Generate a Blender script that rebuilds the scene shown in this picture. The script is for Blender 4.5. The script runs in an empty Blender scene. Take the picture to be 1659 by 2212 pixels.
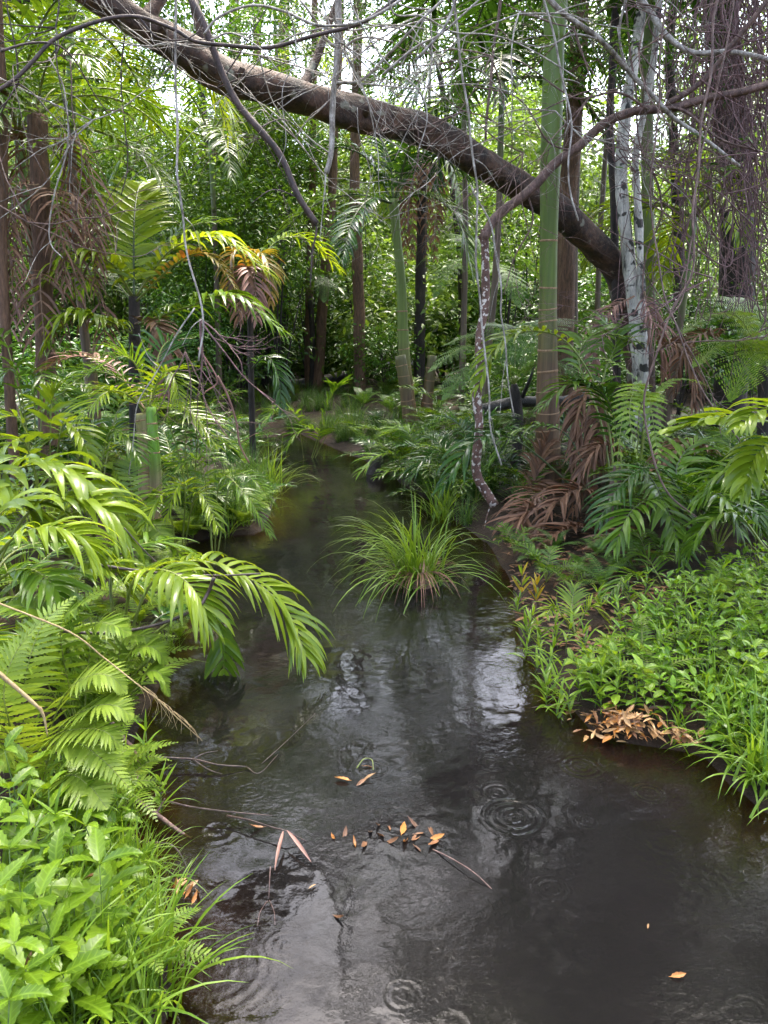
import bpy, math, random
import numpy as np
from mathutils import Vector, Matrix, Euler, noise

random.seed(7)
RNG = np.random.default_rng(11)
SC = bpy.context.scene
COL = SC.collection
R = math.radians

# ------------------------------------------------------------------ camera
CAM_H, PITCH, VFOV = 2.0, R(13.5), R(67.3)
cd = bpy.data.cameras.new('camera')
cam = bpy.data.objects.new('camera', cd)
COL.objects.link(cam)
cam.location = (0, 0, CAM_H)
cam.rotation_euler = (math.pi / 2 - PITCH, 0, 0)
cd.sensor_fit = 'VERTICAL'
cd.angle = VFOV
cd.clip_start, cd.clip_end = 0.05, 2000
SC.camera = cam
SC.render.resolution_x, SC.render.resolution_y = 768, 1024

# ------------------------------------------------------------------ sky and sun (overcast, rain)
SUN_EL, SUN_AZ = R(66), R(20)
wd = bpy.data.worlds.new('World')
SC.world = wd
wd.use_nodes = True
nt = wd.node_tree
nt.nodes.clear()
sk = nt.nodes.new('ShaderNodeTexSky')
sk.sky_type = 'NISHITA'
sk.sun_disc = False
sk.sun_elevation, sk.sun_rotation = SUN_EL, SUN_AZ
sk.air_density, sk.dust_density, sk.ozone_density = 1.0, 5.0, 1.0
hs = nt.nodes.new('ShaderNodeHueSaturation')
hs.inputs['Saturation'].default_value = 0.85
bg = nt.nodes.new('ShaderNodeBackground')
bg.inputs['Strength'].default_value = 0.15
wo = nt.nodes.new('ShaderNodeOutputWorld')
nt.links.new(sk.outputs[0], hs.inputs['Color'])
nt.links.new(hs.outputs[0], bg.inputs[0])
nt.links.new(bg.outputs[0], wo.inputs[0])
sl = bpy.data.lights.new('sun', 'SUN')
sl.energy, sl.angle, sl.color = 1.5, R(16), (1.0, 0.93, 0.80)
so = bpy.data.objects.new('sun', sl)
COL.objects.link(so)
sdir = Vector((math.sin(SUN_AZ) * math.cos(SUN_EL), math.cos(SUN_AZ) * math.cos(SUN_EL), math.sin(SUN_EL)))
so.rotation_euler = sdir.to_track_quat('Z', 'Y').to_euler()
so.location = (0, 0, 40)

SC.view_settings.view_transform = 'Standard'
SC.view_settings.look = 'None'
SC.view_settings.gamma = 1
SC.view_settings.use_curve_mapping = False
SC.view_settings.exposure = 2.92
SC.render.engine = 'CYCLES'
cy = SC.cycles
cy.use_denoising = True
cy.max_bounces, cy.diffuse_bounces, cy.glossy_bounces = 6, 3, 3
cy.transmission_bounces, cy.transparent_max_bounces = 4, 6
cy.caustics_reflective = cy.caustics_refractive = False
cy.use_adaptive_sampling = True
cy.adaptive_threshold = 0.02

# ------------------------------------------------------------------ layout helpers
F_PX, CX, CY = 1106 / math.tan(VFOV / 2), 829.5, 1106.0
CP, SP = math.cos(PITCH), math.sin(PITCH)
EYE = Vector((0, 0, CAM_H))


def ray(px, py):
    a, b = (px - CX) / F_PX, -(py - CY) / F_PX
    return Vector((a, CP + b * SP, -SP + b * CP))


def W(px, py, d):
    r = ray(px, py)
    return EYE + r * (d / r.y)


def G(px, py, z=0.0):
    r = ray(px, py)
    return EYE + r * ((z - CAM_H) / r.z)


def clamp(x, a=0.0, b=1.0):
    return max(a, min(b, x))


# ------------------------------------------------------------------ mesh helpers
class MB:
    def __init__(self):
        self.v, self.f = [], []

    def add(self, vs, fs):
        o = len(self.v)
        self.v.extend(vs)
        self.f.extend([tuple(i + o for i in f) for f in fs])

    def mesh(self, name, mat, origin=None, smooth=True):
        me = bpy.data.meshes.new(name)
        if origin is not None:
            vs = [(p[0] - origin[0], p[1] - origin[1], p[2] - origin[2]) for p in self.v]
        else:
            vs = [tuple(p) for p in self.v]
        me.from_pydata(vs, [], self.f)
        me.materials.append(mat)
        if smooth:
            me.polygons.foreach_set('use_smooth', [True] * len(me.polygons))
        me.update()
        return me


def put(name, me, parent=None, mtx=None):
    o = bpy.data.objects.new(name, me)
    COL.objects.link(o)
    if parent is not None:
        o.parent = parent
        KIDS.setdefault(parent.name, []).append(o)
    if mtx is not None:
        o.matrix_basis = mtx
    return o


def tag(o, label, cat, group=None, kind=None):
    if label:
        o['label'] = label
    if cat:
        o['category'] = cat
    if group:
        o['group'] = group
    if kind:
        o['kind'] = kind
    return o


def thing(name, label, cat, loc=(0, 0, 0), group=None):
    o = bpy.data.objects.new(name, None)
    o.empty_display_size = 0.1
    COL.objects.link(o)
    o.location = loc
    return tag(o, label, cat, group)


def copy_tree(o, parent=None):
    c = o.copy()
    COL.objects.link(c)
    if parent is not None:
        c.parent = parent
    for ch in KIDS.get(o.name, ()):
        copy_tree(ch, c)
    return c


KIDS = {}


def spline(pts, n):
    """Catmull-Rom through points, n samples"""
    P = [Vector(p) for p in pts]
    if len(P) == 2:
        return [P[0].lerp(P[1], i / (n - 1)) for i in range(n)]
    P = [P[0] * 2 - P[1]] + P + [P[-1] * 2 - P[-2]]
    m = len(P) - 3
    out = []
    for i in range(n):
        t = i / (n - 1) * m
        k = min(int(t), m - 1)
        u = t - k
        a, b, c, d = P[k], P[k + 1], P[k + 2], P[k + 3]
        out.append(0.5 * (2 * b + (c - a) * u + (2 * a - 5 * b + 4 * c - d) * u * u + (3 * b - a - 3 * c + d) * u ** 3))
    return out


def tube(mb, pts, rads, sides=6, wob=0.0, cap=True, seed=0.0):
    """tapered tube along pts"""
    n = len(pts)
    vs, fs = [], []
    prev = None
    for i in range(n):
        t = (pts[min(i + 1, n - 1)] - pts[max(i - 1, 0)])
        if t.length < 1e-9:
            t = Vector((0, 0, 1))
        t.normalize()
        if prev is None:
            a = t.orthogonal().normalized()
        else:
            a = (prev - t * prev.dot(t))
            a = a.normalized() if a.length > 1e-6 else t.orthogonal().normalized()
        prev = a
        b = t.cross(a)
        r = rads[i] if hasattr(rads, '__len__') else rads
        for s in range(sides):
            th = 2 * math.pi * s / sides
            rr = r
            if wob:
                q = pts[i] * (0.6 / max(r, .01)) * .5 + Vector((math.cos(th), math.sin(th), seed)) * 1.1
                rr = r * (1 + wob * noise.noise(q))
            vs.append(pts[i] + (a * math.cos(th) + b * math.sin(th)) * rr)
    for i in range(n - 1):
        for s in range(sides):
            s2 = (s + 1) % sides
            fs.append((i * sides + s, i * sides + s2, (i + 1) * sides + s2, (i + 1) * sides + s))
    if cap:
        fs.append(tuple(range(sides))[::-1])
        fs.append(tuple((n - 1) * sides + s for s in range(sides)))
    mb.add(vs, fs)


Z = Vector((0, 0, 1))


def prof_lance(t):
    return (min(1.0, 0.35 + t * 4.0) if t < .2 else 1.0) * (1 - clamp((t - .35) / .65) ** 1.8)


def prof_grass(t):
    return 1 - t ** 2.2


def prof_leaf(t):
    return 1.75 * (t + .015) ** .62 * max(1 - t, 0) ** .80


def prof_cut(t):      # fishtail leaflet, blunt ragged end
    return min(1.0, 0.35 + t * 3.5) * (1 if t < .9 else .75)


def strip(mb, p, d, n, L, w, droop=0.0, segs=5, prof=prof_lance, fold=0.25, twist=0.0, serr=0.0, curl=0.0):
    """one leaf / leaflet / blade, three vertices across"""
    d = d.normalized()
    p = p.copy()
    vs, fs = [], []
    st = L / segs
    s0 = d.cross(n)
    s0 = s0.normalized() if s0.length > 1e-3 else d.orthogonal().normalized()
    for i in range(segs + 1):
        t = i / segs
        s = s0 - d * s0.dot(d)           # the blade bends about its own width
        s = s.normalized() if s.length > 1e-3 else d.orthogonal().normalized()
        s0 = s
        nn = s.cross(d).normalized()
        if twist:
            q = Matrix.Rotation(twist * t, 3, d)
            s, nn = q @ s, q @ nn
        ww = w * .5 * max(prof(t), 0.02)
        if serr:
            ww *= (1 + serr) if i % 2 else (1 - serr)
        up = nn * (ww * fold)
        vs += [p - s * ww + up, p.copy(), p + s * ww + up]
        if i < segs:
            p = p + d * st
            d = (d - Z * (droop / segs) * (0.5 + t) + nn * (curl / segs)).normalized()
    for i in range(segs):
        a = i * 3
        fs += [(a, a + 1, a + 4, a + 3), (a + 1, a + 2, a + 5, a + 4)]
    mb.add(vs, fs)
    return p


# ------------------------------------------------------------------ materials
def N(nt, t, **kw):
    n = nt.nodes.new(t)
    for k, v in kw.items():
        setattr(n, k, v)
    return n


def base_mat(name):
    m = bpy.data.materials.new(name)
    m.use_nodes = True
    nt = m.node_tree
    return m, nt, nt.nodes['Principled BSDF'], nt.nodes['Material Output']


def ramp(nt, fac, stops):
    r = N(nt, 'ShaderNodeValToRGB')
    e = r.color_ramp.elements
    while len(e) < len(stops):
        e.new(0.5)
    for i, (p, c) in enumerate(stops):
        e[i].position = p
        e[i].color = (*c, 1)
    nt.links.new(fac, r.inputs[0])
    return r.outputs[0]


def ntex(nt, scale, detail=3, rough=.55, coord='Object', vec=None):
    if vec is None:
        tc = N(nt, 'ShaderNodeTexCoord')
        vec = tc.outputs[coord]
    t = N(nt, 'ShaderNodeTexNoise')
    t.inputs['Scale'].default_value = scale
    t.inputs['Detail'].default_value = detail
    t.inputs['Roughness'].default_value = rough
    nt.links.new(vec, t.inputs['Vector'])
    return t.outputs['Fac']


def leaf_mat(name, dark, light, trans=0.35, rough=0.35, old=None, old_at=.93, spec=.5, tcol=None, veins=0):
    """foliage: colour varies leaf by leaf, light passes through the blade"""
    m, nt, b, out = base_mat(name)
    gi, oi = N(nt, 'ShaderNodeNewGeometry'), N(nt, 'ShaderNodeObjectInfo')
    ad = N(nt, 'ShaderNodeMath', operation='ADD')
    nt.links.new(gi.outputs['Random Per Island'], ad.inputs[0])
    nt.links.new(oi.outputs['Random'], ad.inputs[1])
    fr = N(nt, 'ShaderNodeMath', operation='FRACT')
    nt.links.new(ad.outputs[0], fr.inputs[0])
    nz = ntex(nt, 9.0, 2)
    mx = N(nt, 'ShaderNodeMath', operation='MULTIPLY_ADD')
    mx.inputs[1].default_value = .3
    nt.links.new(nz, mx.inputs[0])
    m7 = N(nt, 'ShaderNodeMath', operation='MULTIPLY')
    m7.inputs[1].default_value = .72
    nt.links.new(fr.outputs[0], m7.inputs[0])
    nt.links.new(m7.outputs[0], mx.inputs[2])
    dark = tuple(c * .68 for c in dark)
    light = tuple(c * 1.06 for c in light)
    mid = tuple((a + c) / 2 for a, c in zip(dark, light))
    st = [(0.0, dark), (0.5, mid), (old_at - .06 if old else 1.0, light)]
    if old:
        st.append((min(1.0, old_at), old))
    col = ramp(nt, mx.outputs[0], st)
    if veins:          # side veins and midrib drawn in the leaf's own coordinates
        tc = N(nt, 'ShaderNodeTexCoord')
        sx = N(nt, 'ShaderNodeSeparateXYZ')
        nt.links.new(tc.outputs['Object'], sx.inputs[0])
        ab = N(nt, 'ShaderNodeMath', operation='ABSOLUTE')
        nt.links.new(sx.outputs[1], ab.inputs[0])
        sl_ = N(nt, 'ShaderNodeMath', operation='MULTIPLY_ADD')
        nt.links.new(ab.outputs[0], sl_.inputs[0])
        sl_.inputs[1].default_value = -.8
        nt.links.new(sx.outputs[0], sl_.inputs[2])
        sn = N(nt, 'ShaderNodeMath', operation='MULTIPLY')
        nt.links.new(sl_.outputs[0], sn.inputs[0])
        sn.inputs[1].default_value = 2 * math.pi / veins
        si = N(nt, 'ShaderNodeMath', operation='SINE')
        nt.links.new(sn.outputs[0], si.inputs[0])
        vf = ramp(nt, si.outputs[0], [(.55, (0, 0, 0)), (1.0, (.22, .22, .22))])
        md = ramp(nt, ab.outputs[0], [(.0008, (.4, .4, .4)), (.0022, (0, 0, 0))])
        vm = N(nt, 'ShaderNodeMath', operation='MAXIMUM')
        nt.links.new(vf, vm.inputs[0])
        nt.links.new(md, vm.inputs[1])
        mv = N(nt, 'ShaderNodeMix', data_type='RGBA')
        nt.links.new(vm.outputs[0], mv.inputs[0])
        nt.links.new(col, mv.inputs[6])
        mv.inputs[7].default_value = (*(min(1, c * 1.5 + .02) for c in light), 1)
        col = mv.outputs[2]
        bv = N(nt, 'ShaderNodeBump')
        bv.inputs['Strength'].default_value = .6
        bv.inputs['Distance'].default_value = -.0025
        nt.links.new(vm.outputs[0], bv.inputs['Height'])
        nt.links.new(bv.outputs[0], b.inputs['Normal'])
    nt.links.new(col, b.inputs['Base Color'])
    b.inputs['Roughness'].default_value = rough * .82
    b.inputs['Specular IOR Level'].default_value = spec * .75
    if trans > 0:
        tr = N(nt, 'ShaderNodeBsdfTranslucent')
        g = N(nt, 'ShaderNodeMix', data_type='RGBA', blend_type='MULTIPLY')
        g.inputs[0].default_value = 1
        nt.links.new(col, g.inputs[6])
        g.inputs[7].default_value = (*(tcol or (1.7, 1.5, .55)), 1)
        nt.links.new(g.outputs[2], tr.inputs['Color'])
        ms = N(nt, 'ShaderNodeMixShader')
        ms.inputs[0].default_value = trans
        nt.links.new(b.outputs[0], ms.inputs[1])
        nt.links.new(tr.outputs[0], ms.inputs[2])
        nt.links.new(ms.outputs[0], out.inputs['Surface'])
    return m


def bark_mat(name, stops, scale=6.0, stretch=(1, 1, .25), rough=.75, bump=.5, spots=None, bscale=22, coord='Object', fmix=.85):
    m, nt, b, out = base_mat(name)
    tc = N(nt, 'ShaderNodeTexCoord')
    mp = N(nt, 'ShaderNodeMapping')
    mp.inputs['Scale'].default_value = stretch
    nt.links.new(tc.outputs[coord], mp.inputs[0])
    n1 = ntex(nt, scale, 6, .65, vec=mp.outputs[0])
    col = ramp(nt, n1, stops)
    fine = ramp(nt, ntex(nt, scale * 7, 5, .7, vec=mp.outputs[0]), [(.34, (.38, .38, .38)), (.66, (1.35, 1.3, 1.25))])
    mf = N(nt, 'ShaderNodeMix', data_type='RGBA', blend_type='MULTIPLY')
    mf.inputs[0].default_value = fmix
    nt.links.new(col, mf.inputs[6])
    nt.links.new(fine, mf.inputs[7])
    col = mf.outputs[2]
    if spots:
        n2 = ntex(nt, spots[1], 2, .5, vec=tc.outputs[coord])
        f = ramp(nt, n2, [(spots[2], (0, 0, 0)), (spots[2] + .05, (1, 1, 1))])
        mix = N(nt, 'ShaderNodeMix', data_type='RGBA')
        nt.links.new(f, mix.inputs[0])
        nt.links.new(col, mix.inputs[6])
        mix.inputs[7].default_value = (*spots[0], 1)
        col = mix.outputs[2]
    nt.links.new(col, b.inputs['Base Color'])
    b.inputs['Roughness'].default_value = rough
    n3 = ntex(nt, bscale, 5, .7, vec=mp.outputs[0])
    bp = N(nt, 'ShaderNodeBump')
    bp.inputs['Strength'].default_value = bump
    bp.inputs['Distance'].default_value = .04
    nt.links.new(n3, bp.inputs['Height'])
    nt.links.new(bp.outputs[0], b.inputs['Normal'])
    return m


M = {}
M['palm'] = leaf_mat('palm_leaf', (.045, .115, .010), (.12, .21, .020), .38, .30, old=(.24, .17, .04), old_at=.955)
M['palm_bright'] = leaf_mat('palm_leaf_bright', (.095, .185, .012), (.23, .31, .022), .40, .30, old=(.36, .25, .05), old_at=.96)
M['palm_lime_lit'] = leaf_mat('palm_leaf_lime_lit', (.15, .25, .014), (.28, .37, .024), .45, .34, old=(.40, .27, .05), old_at=.95)  # yellow-lime leaf, colour brightened to stand in for strong light on it
M['palm_dark'] = leaf_mat('palm_leaf_dark', (.016, .058, .010), (.045, .11, .016), .28, .24)
M['palm_far'] = leaf_mat('palm_leaf_far', (.04, .10, .012), (.11, .19, .022), .42, .36)
M['palm_yellow'] = leaf_mat('palm_leaf_yellowing', (.17, .16, .022), (.29, .19, .035), .35, .45, old=(.24, .09, .025), old_at=.8)
M['dead'] = leaf_mat('dead_frond', (.085, .037, .018), (.25, .125, .068), .12, .6, tcol=(1.3, 1, .7))
M['dead_pink'] = leaf_mat('dead_frond_pink', (.20, .09, .07), (.38, .21, .16), .12, .6, tcol=(1.3, 1, .7))
M['fern'] = leaf_mat('fern', (.10, .20, .016), (.21, .31, .03), .4, .45, old=(.30, .22, .05), old_at=.96)
M['fern_yellow'] = leaf_mat('fern_yellow', (.15, .25, .025), (.27, .36, .05), .42, .45)
M['fern_far'] = leaf_mat('fern_far', (.045, .12, .022), (.10, .20, .032), .35, .45)
M['herb'] = leaf_mat('herb_leaf', (.065, .15, .007), (.16, .26, .012), .36, .34, old=(.30, .24, .03), old_at=.97, spec=.4, veins=.016)
M['herb_small'] = leaf_mat('creeper_leaf', (.045, .135, .008), (.15, .27, .014), .34, .30, old=(.38, .26, .04), old_at=.955, spec=.45, veins=.011)
M['grass'] = leaf_mat('grass_blade', (.08, .17, .014), (.19, .30, .03), .38, .38, old=(.30, .24, .08), old_at=.975)
M['grass_dark'] = leaf_mat('grass_blade_dark', (.03, .085, .014), (.08, .16, .028), .36, .36, old=(.22, .17, .06), old_at=.96)
M['grass_bright'] = leaf_mat('grass_blade_bright', (.10, .22, .018), (.22, .34, .035), .4, .33, old=(.34, .26, .07), old_at=.97)
M['shrub'] = leaf_mat('shrub_leaf', (.025, .085, .012), (.075, .18, .022), .3, .33)
M['shrub_mid'] = leaf_mat('shrub_leaf_mid', (.045, .12, .016), (.11, .21, .03), .34, .33)
M['shrub_pale'] = leaf_mat('shrub_leaf_pale', (.05, .12, .03), (.12, .22, .06), .3, .33)
M['crown'] = leaf_mat('crown_leaf', (.04, .10, .012), (.11, .19, .02), .42, .38)
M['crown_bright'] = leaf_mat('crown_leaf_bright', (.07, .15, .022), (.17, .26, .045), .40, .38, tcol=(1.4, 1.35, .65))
M['herb_lime'] = leaf_mat('herb_leaf_lime', (.09, .20, .014), (.22, .33, .028), .38, .32, old=(.36, .25, .05), old_at=.93, spec=.4, veins=.011)
M['croton'] = leaf_mat('croton_leaf', (.28, .22, .02), (.5, .36, .04), .3, .3)
M['litter'] = leaf_mat('leaf_litter', (.07, .033, .018), (.28, .13, .055), .05, .55)
M['orange'] = leaf_mat('fallen_leaf_orange', (.20, .065, .014), (.48, .20, .04), .1, .4, veins=.013)
M['tan'] = leaf_mat('fallen_leaf_tan', (.22, .11, .045), (.46, .27, .11), .1, .4, veins=.013)
M['straw'] = bark_mat('straw', [(.3, (.32, .22, .10)), (.7, (.5, .37, .19))], 12, bump=.1)
M['rachis'] = bark_mat('rachis', [(.3, (.10, .15, .02)), (.7, (.22, .25, .04))], 12, rough=.45, bump=.05)
M['rachis_dark'] = bark_mat('rachis_dark', [(.3, (.03, .05, .015)), (.7, (.07, .10, .025))], 12, rough=.45, bump=.05)
M['rachis_dead'] = bark_mat('rachis_dead', [(.3, (.13, .07, .04)), (.7, (.27, .17, .11))], 12, bump=.1)
M['stem'] = bark_mat('herb_stem', [(.3, (.08, .15, .03)), (.7, (.15, .22, .05))], 12, bump=.05)
M['bark_lean'] = bark_mat('bark_leaning', [(.34, (.018, .011, .008)), (.5, (.065, .034, .021)), (.70, (.17, .088, .055))], 3.2, (1, 1, 1), .72, .9,
                          spots=((.20, .19, .14), 5.5, .63), bscale=11)
M['bark_white'] = bark_mat('bark_white', [(.38, (.03, .028, .026)), (.45, (.44, .41, .37)), (.60, (.78, .74, .68))], 6.0, (1, 1, .35), .7, .5,
                           spots=((.045, .042, .036), 8, .58), fmix=.5)
M['bark_brown'] = bark_mat('bark_brown', [(.3, (.07, .038, .022)), (.55, (.17, .092, .055)), (.75, (.27, .16, .10))], 6.0, (1, 1, .18), .8, .8)
M['bark_dark'] = bark_mat('bark_dark', [(.3, (.014, .011, .01)), (.6, (.045, .032, .026)), (.8, (.10, .07, .055))], 7.0, (1, 1, .2), .8, .8)
M['liana_pale'] = bark_mat('liana_pale', [(.36, (.13, .105, .085)), (.52, (.36, .32, .28)), (.68, (.62, .58, .53))], 18, (1, 1, .5), .7, .3)
M['liana_brown'] = bark_mat('liana_brown', [(.35, (.075, .042, .034)), (.65, (.22, .135, .11))], 18, (1, 1, .5), .7, .3)
M['liana_spot'] = bark_mat('liana_spotted', [(.35, (.085, .04, .03)), (.65, (.19, .10, .075))], 14, (1, 1, .6), .7, .3,
                           spots=((.62, .54, .48), 26, .56))
M['liana_dark'] = bark_mat('liana_dark', [(.35, (.028, .018, .016)), (.65, (.10, .062, .055))], 18, (1, 1, .5), .6, .3)
M['vine_red'] = bark_mat('vine_red', [(.3, (.085, .04, .042)), (.7, (.26, .15, .145))], 8, (1, 1, .5), .7, .2)
M['twig_wet'] = bark_mat('wet_twig', [(.3, (.022, .014, .012)), (.7, (.10, .06, .05))], 18, rough=.3, bump=.3)
M['log'] = bark_mat('log_dark', [(.3, (.012, .011, .011)), (.7, (.05, .045, .042))], 8, (1, 1, 1), .5, .6)
M['scar'] = bark_mat('ring_scar', [(.3, (.22, .13, .07)), (.7, (.42, .27, .15))], 20, bump=.2)
M['rotten'] = bark_mat('rotten_wood', [(.3, (.012, .009, .008)), (.7, (.045, .03, .022))], 12, (1, 1, .4), .6, .9)


def palm_trunk_mat(name, z_split, low=(.20, .13, .072), high=(.12, .22, .025), soft=.5):
    """smooth palm stem: weathered brown below, living green above"""
    m, nt, b, out = base_mat(name)
    tc = N(nt, 'ShaderNodeTexCoord')
    sp = N(nt, 'ShaderNodeSeparateXYZ')
    nt.links.new(tc.outputs['Object'], sp.inputs[0])
    mp = N(nt, 'ShaderNodeMapping')
    mp.inputs['Scale'].default_value = (26, 26, 1.3)
    nt.links.new(tc.outputs['Object'], mp.inputs[0])
    st = ntex(nt, 1.0, 4, .6, vec=mp.outputs[0])
    big = ntex(nt, 3.0, 3, .6)
    mr = N(nt, 'ShaderNodeMapRange')
    mr.inputs['From Min'].default_value = z_split - soft
    mr.inputs['From Max'].default_value = z_split + soft
    a = N(nt, 'ShaderNodeMath', operation='MULTIPLY_ADD')
    a.inputs[1].default_value = soft * 1.2
    nt.links.new(big, a.inputs[0])
    nt.links.new(sp.outputs[2], a.inputs[2])
    nt.links.new(a.outputs[0], mr.inputs[0])
    lo = ramp(nt, st, [(.3, tuple(c * .5 for c in low)), (.55, low), (.75, tuple(min(1, c * 1.6) for c in low))])
    hi = ramp(nt, st, [(.3, tuple(c * .75 for c in high)), (.7, tuple(c * 1.25 for c in high))])
    mx = N(nt, 'ShaderNodeMix', data_type='RGBA')
    nt.links.new(mr.outputs[0], mx.inputs[0])
    nt.links.new(lo, mx.inputs[6])
    nt.links.new(hi, mx.inputs[7])
    nt.links.new(mx.outputs[2], b.inputs['Base Color'])
    b.inputs['Roughness'].default_value = .5
    bp = N(nt, 'ShaderNodeBump')
    bp.inputs['Strength'].default_value = .3
    bp.inputs['Distance'].default_value = .01
    nt.links.new(st, bp.inputs['Height'])
    nt.links.new(bp.outputs[0], b.inputs['Normal'])
    return m


# ground: dark wet mud with litter
m, nt_, b_, o_ = base_mat('mud_ground')
c1 = ramp(nt_, ntex(nt_, 2.2, 6, .65), [(.3, (.009, .006, .0035)), (.55, (.028, .016, .009)), (.75, (.075, .040, .020))])
nt_.links.new(c1, b_.inputs['Base Color'])
b_.inputs['Roughness'].default_value = .7
b_.inputs['Specular IOR Level'].default_value = .22
bp_ = N(nt_, 'ShaderNodeBump')
bp_.inputs['Strength'].default_value = .7
bp_.inputs['Distance'].default_value = .05
nt_.links.new(ntex(nt_, 16, 6, .7), bp_.inputs['Height'])
nt_.links.new(bp_.outputs[0], b_.inputs['Normal'])
M['ground'] = m

# ------------------------------------------------------------------ terrain and creek
LEFT_PX = [(372, 2212), (366, 2080), (322, 1920), (300, 1780), (285, 1670), (300, 1570), (345, 1480), (395, 1390), (400, 1290), (365, 1205),
           (430, 1165), (565, 1150), (598, 1080), (560, 1010), (545, 945)]
RIGHT_PX = [(640, 935), (720, 968), (800, 1000), (880, 1050), (960, 1110), (1040, 1165), (1088, 1235), (1105, 1330), (1150, 1430), (1225, 1530), (1285, 1592),
            (1420, 1615), (1530, 1640), (1580, 1690), (1659, 1760)]
POLY = [G(*p) for p in LEFT_PX] + [G(*p) for p in RIGHT_PX]
POLY = [(p.x, p.y) for p in POLY]
POLY = [(-2.6, -4.0), (-1.3, -.5), (-.95, .9)] + POLY + [(2.6, 2.45), (4.5, 2.0), (8.0, 1.2), (11.0, -4.0)]
PA = np.array(POLY)


def signed_dist(x, y):
    """positive outside the creek outline"""
    x, y = np.asarray(x, float), np.asarray(y, float)
    best = np.full(x.shape, 1e9)
    inside = np.zeros(x.shape, bool)
    n = len(PA)
    for i in range(n):
        ax, ay = PA[i]
        bx, by = PA[(i + 1) % n]
        dx, dy = bx - ax, by - ay
        t = np.clip(((x - ax) * dx + (y - ay) * dy) / (dx * dx + dy * dy + 1e-12), 0, 1)
        best = np.minimum(best, np.hypot(x - ax - t * dx, y - ay - t * dy))
        c = ((ay > y) != (by > y)) & (x < (bx - ax) * (y - ay) / (by - ay + 1e-12) + ax)
        inside ^= c
    return np.where(inside, -best, best)


def fbm(x, y, s, seed):
    r = np.random.default_rng(seed)
    out = np.zeros_like(x)
    for k in range(7):
        a = r.uniform(0, 2 * math.pi)
        f = s * (1.0 + .55 * k)
        out += np.sin((x * math.cos(a) + y * math.sin(a)) * f + r.uniform(0, 6.28)) / (1 + .5 * k)
    return out / 3.5


def height(x, y):
    x, y = np.asarray(x, float), np.asarray(y, float)
    sd = signed_dist(x, y) + fbm(x, y, 2.4, 3) * .06
    o = np.maximum(sd, 0)
    i = np.maximum(-sd, 0)
    up = .05 * (1 - np.exp(-o / .12)) + .30 * (1 - np.exp(-o / 1.5)) + .5 * (1 - np.exp(-np.maximum(o - 4, 0) / 14.0))
    up = up + fbm(x, y, .9, 5) * .07 * np.clip(o, 0, 1) + fbm(x, y, 4.0, 6) * .02 * np.clip(o * 3, 0, 1)
    far = np.maximum(np.hypot(x, y) - 34, 0)
    up = up + far * .13
    dn = -.50 * (1 - np.exp(-i / .95)) - .012
    return np.where(sd > 0, up, dn)


def axis(lo, hi, st, far, g=1.25):
    a = list(np.arange(lo, hi + 1e-6, st))
    s, x, left, right = st, lo, [], []
    while x > -far:
        s *= g
        x -= s
        left.append(x)
    s, x = st, hi
    while x < far:
        s *= g
        x += s
        right.append(x)
    return np.array(left[::-1] + a + right)


GX, GY = axis(-9, 9, .12, 600), axis(-4, 24, .12, 600)
XX, YY = np.meshgrid(GX, GY)
HZ = height(XX, YY)


def gz(x, y):
    i = int(np.clip(np.searchsorted(GX, x) - 1, 0, len(GX) - 2))
    j = int(np.clip(np.searchsorted(GY, y) - 1, 0, len(GY) - 2))
    u = (x - GX[i]) / (GX[i + 1] - GX[i])
    v = (y - GY[j]) / (GY[j + 1] - GY[j])
    return float((HZ[j, i] * (1 - u) + HZ[j, i + 1] * u) * (1 - v) + (HZ[j + 1, i] * (1 - u) + HZ[j + 1, i + 1] * u) * v)


def ground_hit(px, py, far=60):
    r = ray(px, py)
    t = .8
    while t * r.y < far:
        p = EYE + r * t
        if p.z <= max(gz(p.x, p.y), 0):
            return Vector((p.x, p.y, gz(p.x, p.y)))
        t += .02 + t * .004
    return None


def on_ground(x, y, dz=0.0):
    return Vector((x, y, gz(x, y) + dz))


def grid_mesh(name, xs, ys, zz, mat):
    ny, nx = zz.shape
    X, Y = np.meshgrid(xs, ys)
    v = np.stack([X, Y, zz], -1).reshape(-1, 3)
    idx = np.arange(nx * ny).reshape(ny, nx)
    f = np.stack([idx[:-1, :-1], idx[:-1, 1:], idx[1:, 1:], idx[1:, :-1]], -1).reshape(-1, 4)
    return np_mesh(name, v, f, mat, True)


def np_mesh(name, v, f, mat, smooth=False):
    me = bpy.data.meshes.new(name)
    nf, k = f.shape
    me.vertices.add(len(v))
    me.vertices.foreach_set('co', np.ascontiguousarray(v, dtype=np.float32).ravel())
    me.loops.add(nf * k)
    me.loops.foreach_set('vertex_index', np.ascontiguousarray(f, dtype=np.int32).ravel())
    me.polygons.add(nf)
    me.polygons.foreach_set('loop_start', np.arange(0, nf * k, k, dtype=np.int32))
    me.polygons.foreach_set('loop_total', np.full(nf, k, dtype=np.int32))
    if smooth:
        me.polygons.foreach_set('use_smooth', np.ones(nf, dtype=bool))
    me.materials.append(mat)
    me.update(calc_edges=True)
    return me


ground = put('ground', grid_mesh('ground', GX, GY, HZ, M['ground']))
tag(ground, 'dark muddy creek banks and forest floor littered with leaves', None, kind='structure')

# water: tea-coloured, murkier with depth; rain rings as fine relief
m, nt_, b_, out_ = base_mat('creek_water')
L_ = nt_.links.new
geo = N(nt_, 'ShaderNodeNewGeometry')
POS = geo.outputs['Position']


def mth(op, a, b=None, c=None):
    n = N(nt_, 'ShaderNodeMath', operation=op)
    for i, v in enumerate((a, b, c)):
        if v is None:
            continue
        if isinstance(v, (int, float)):
            n.inputs[i].default_value = v
        else:
            L_(v, n.inputs[i])
    return n.outputs[0]


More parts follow.
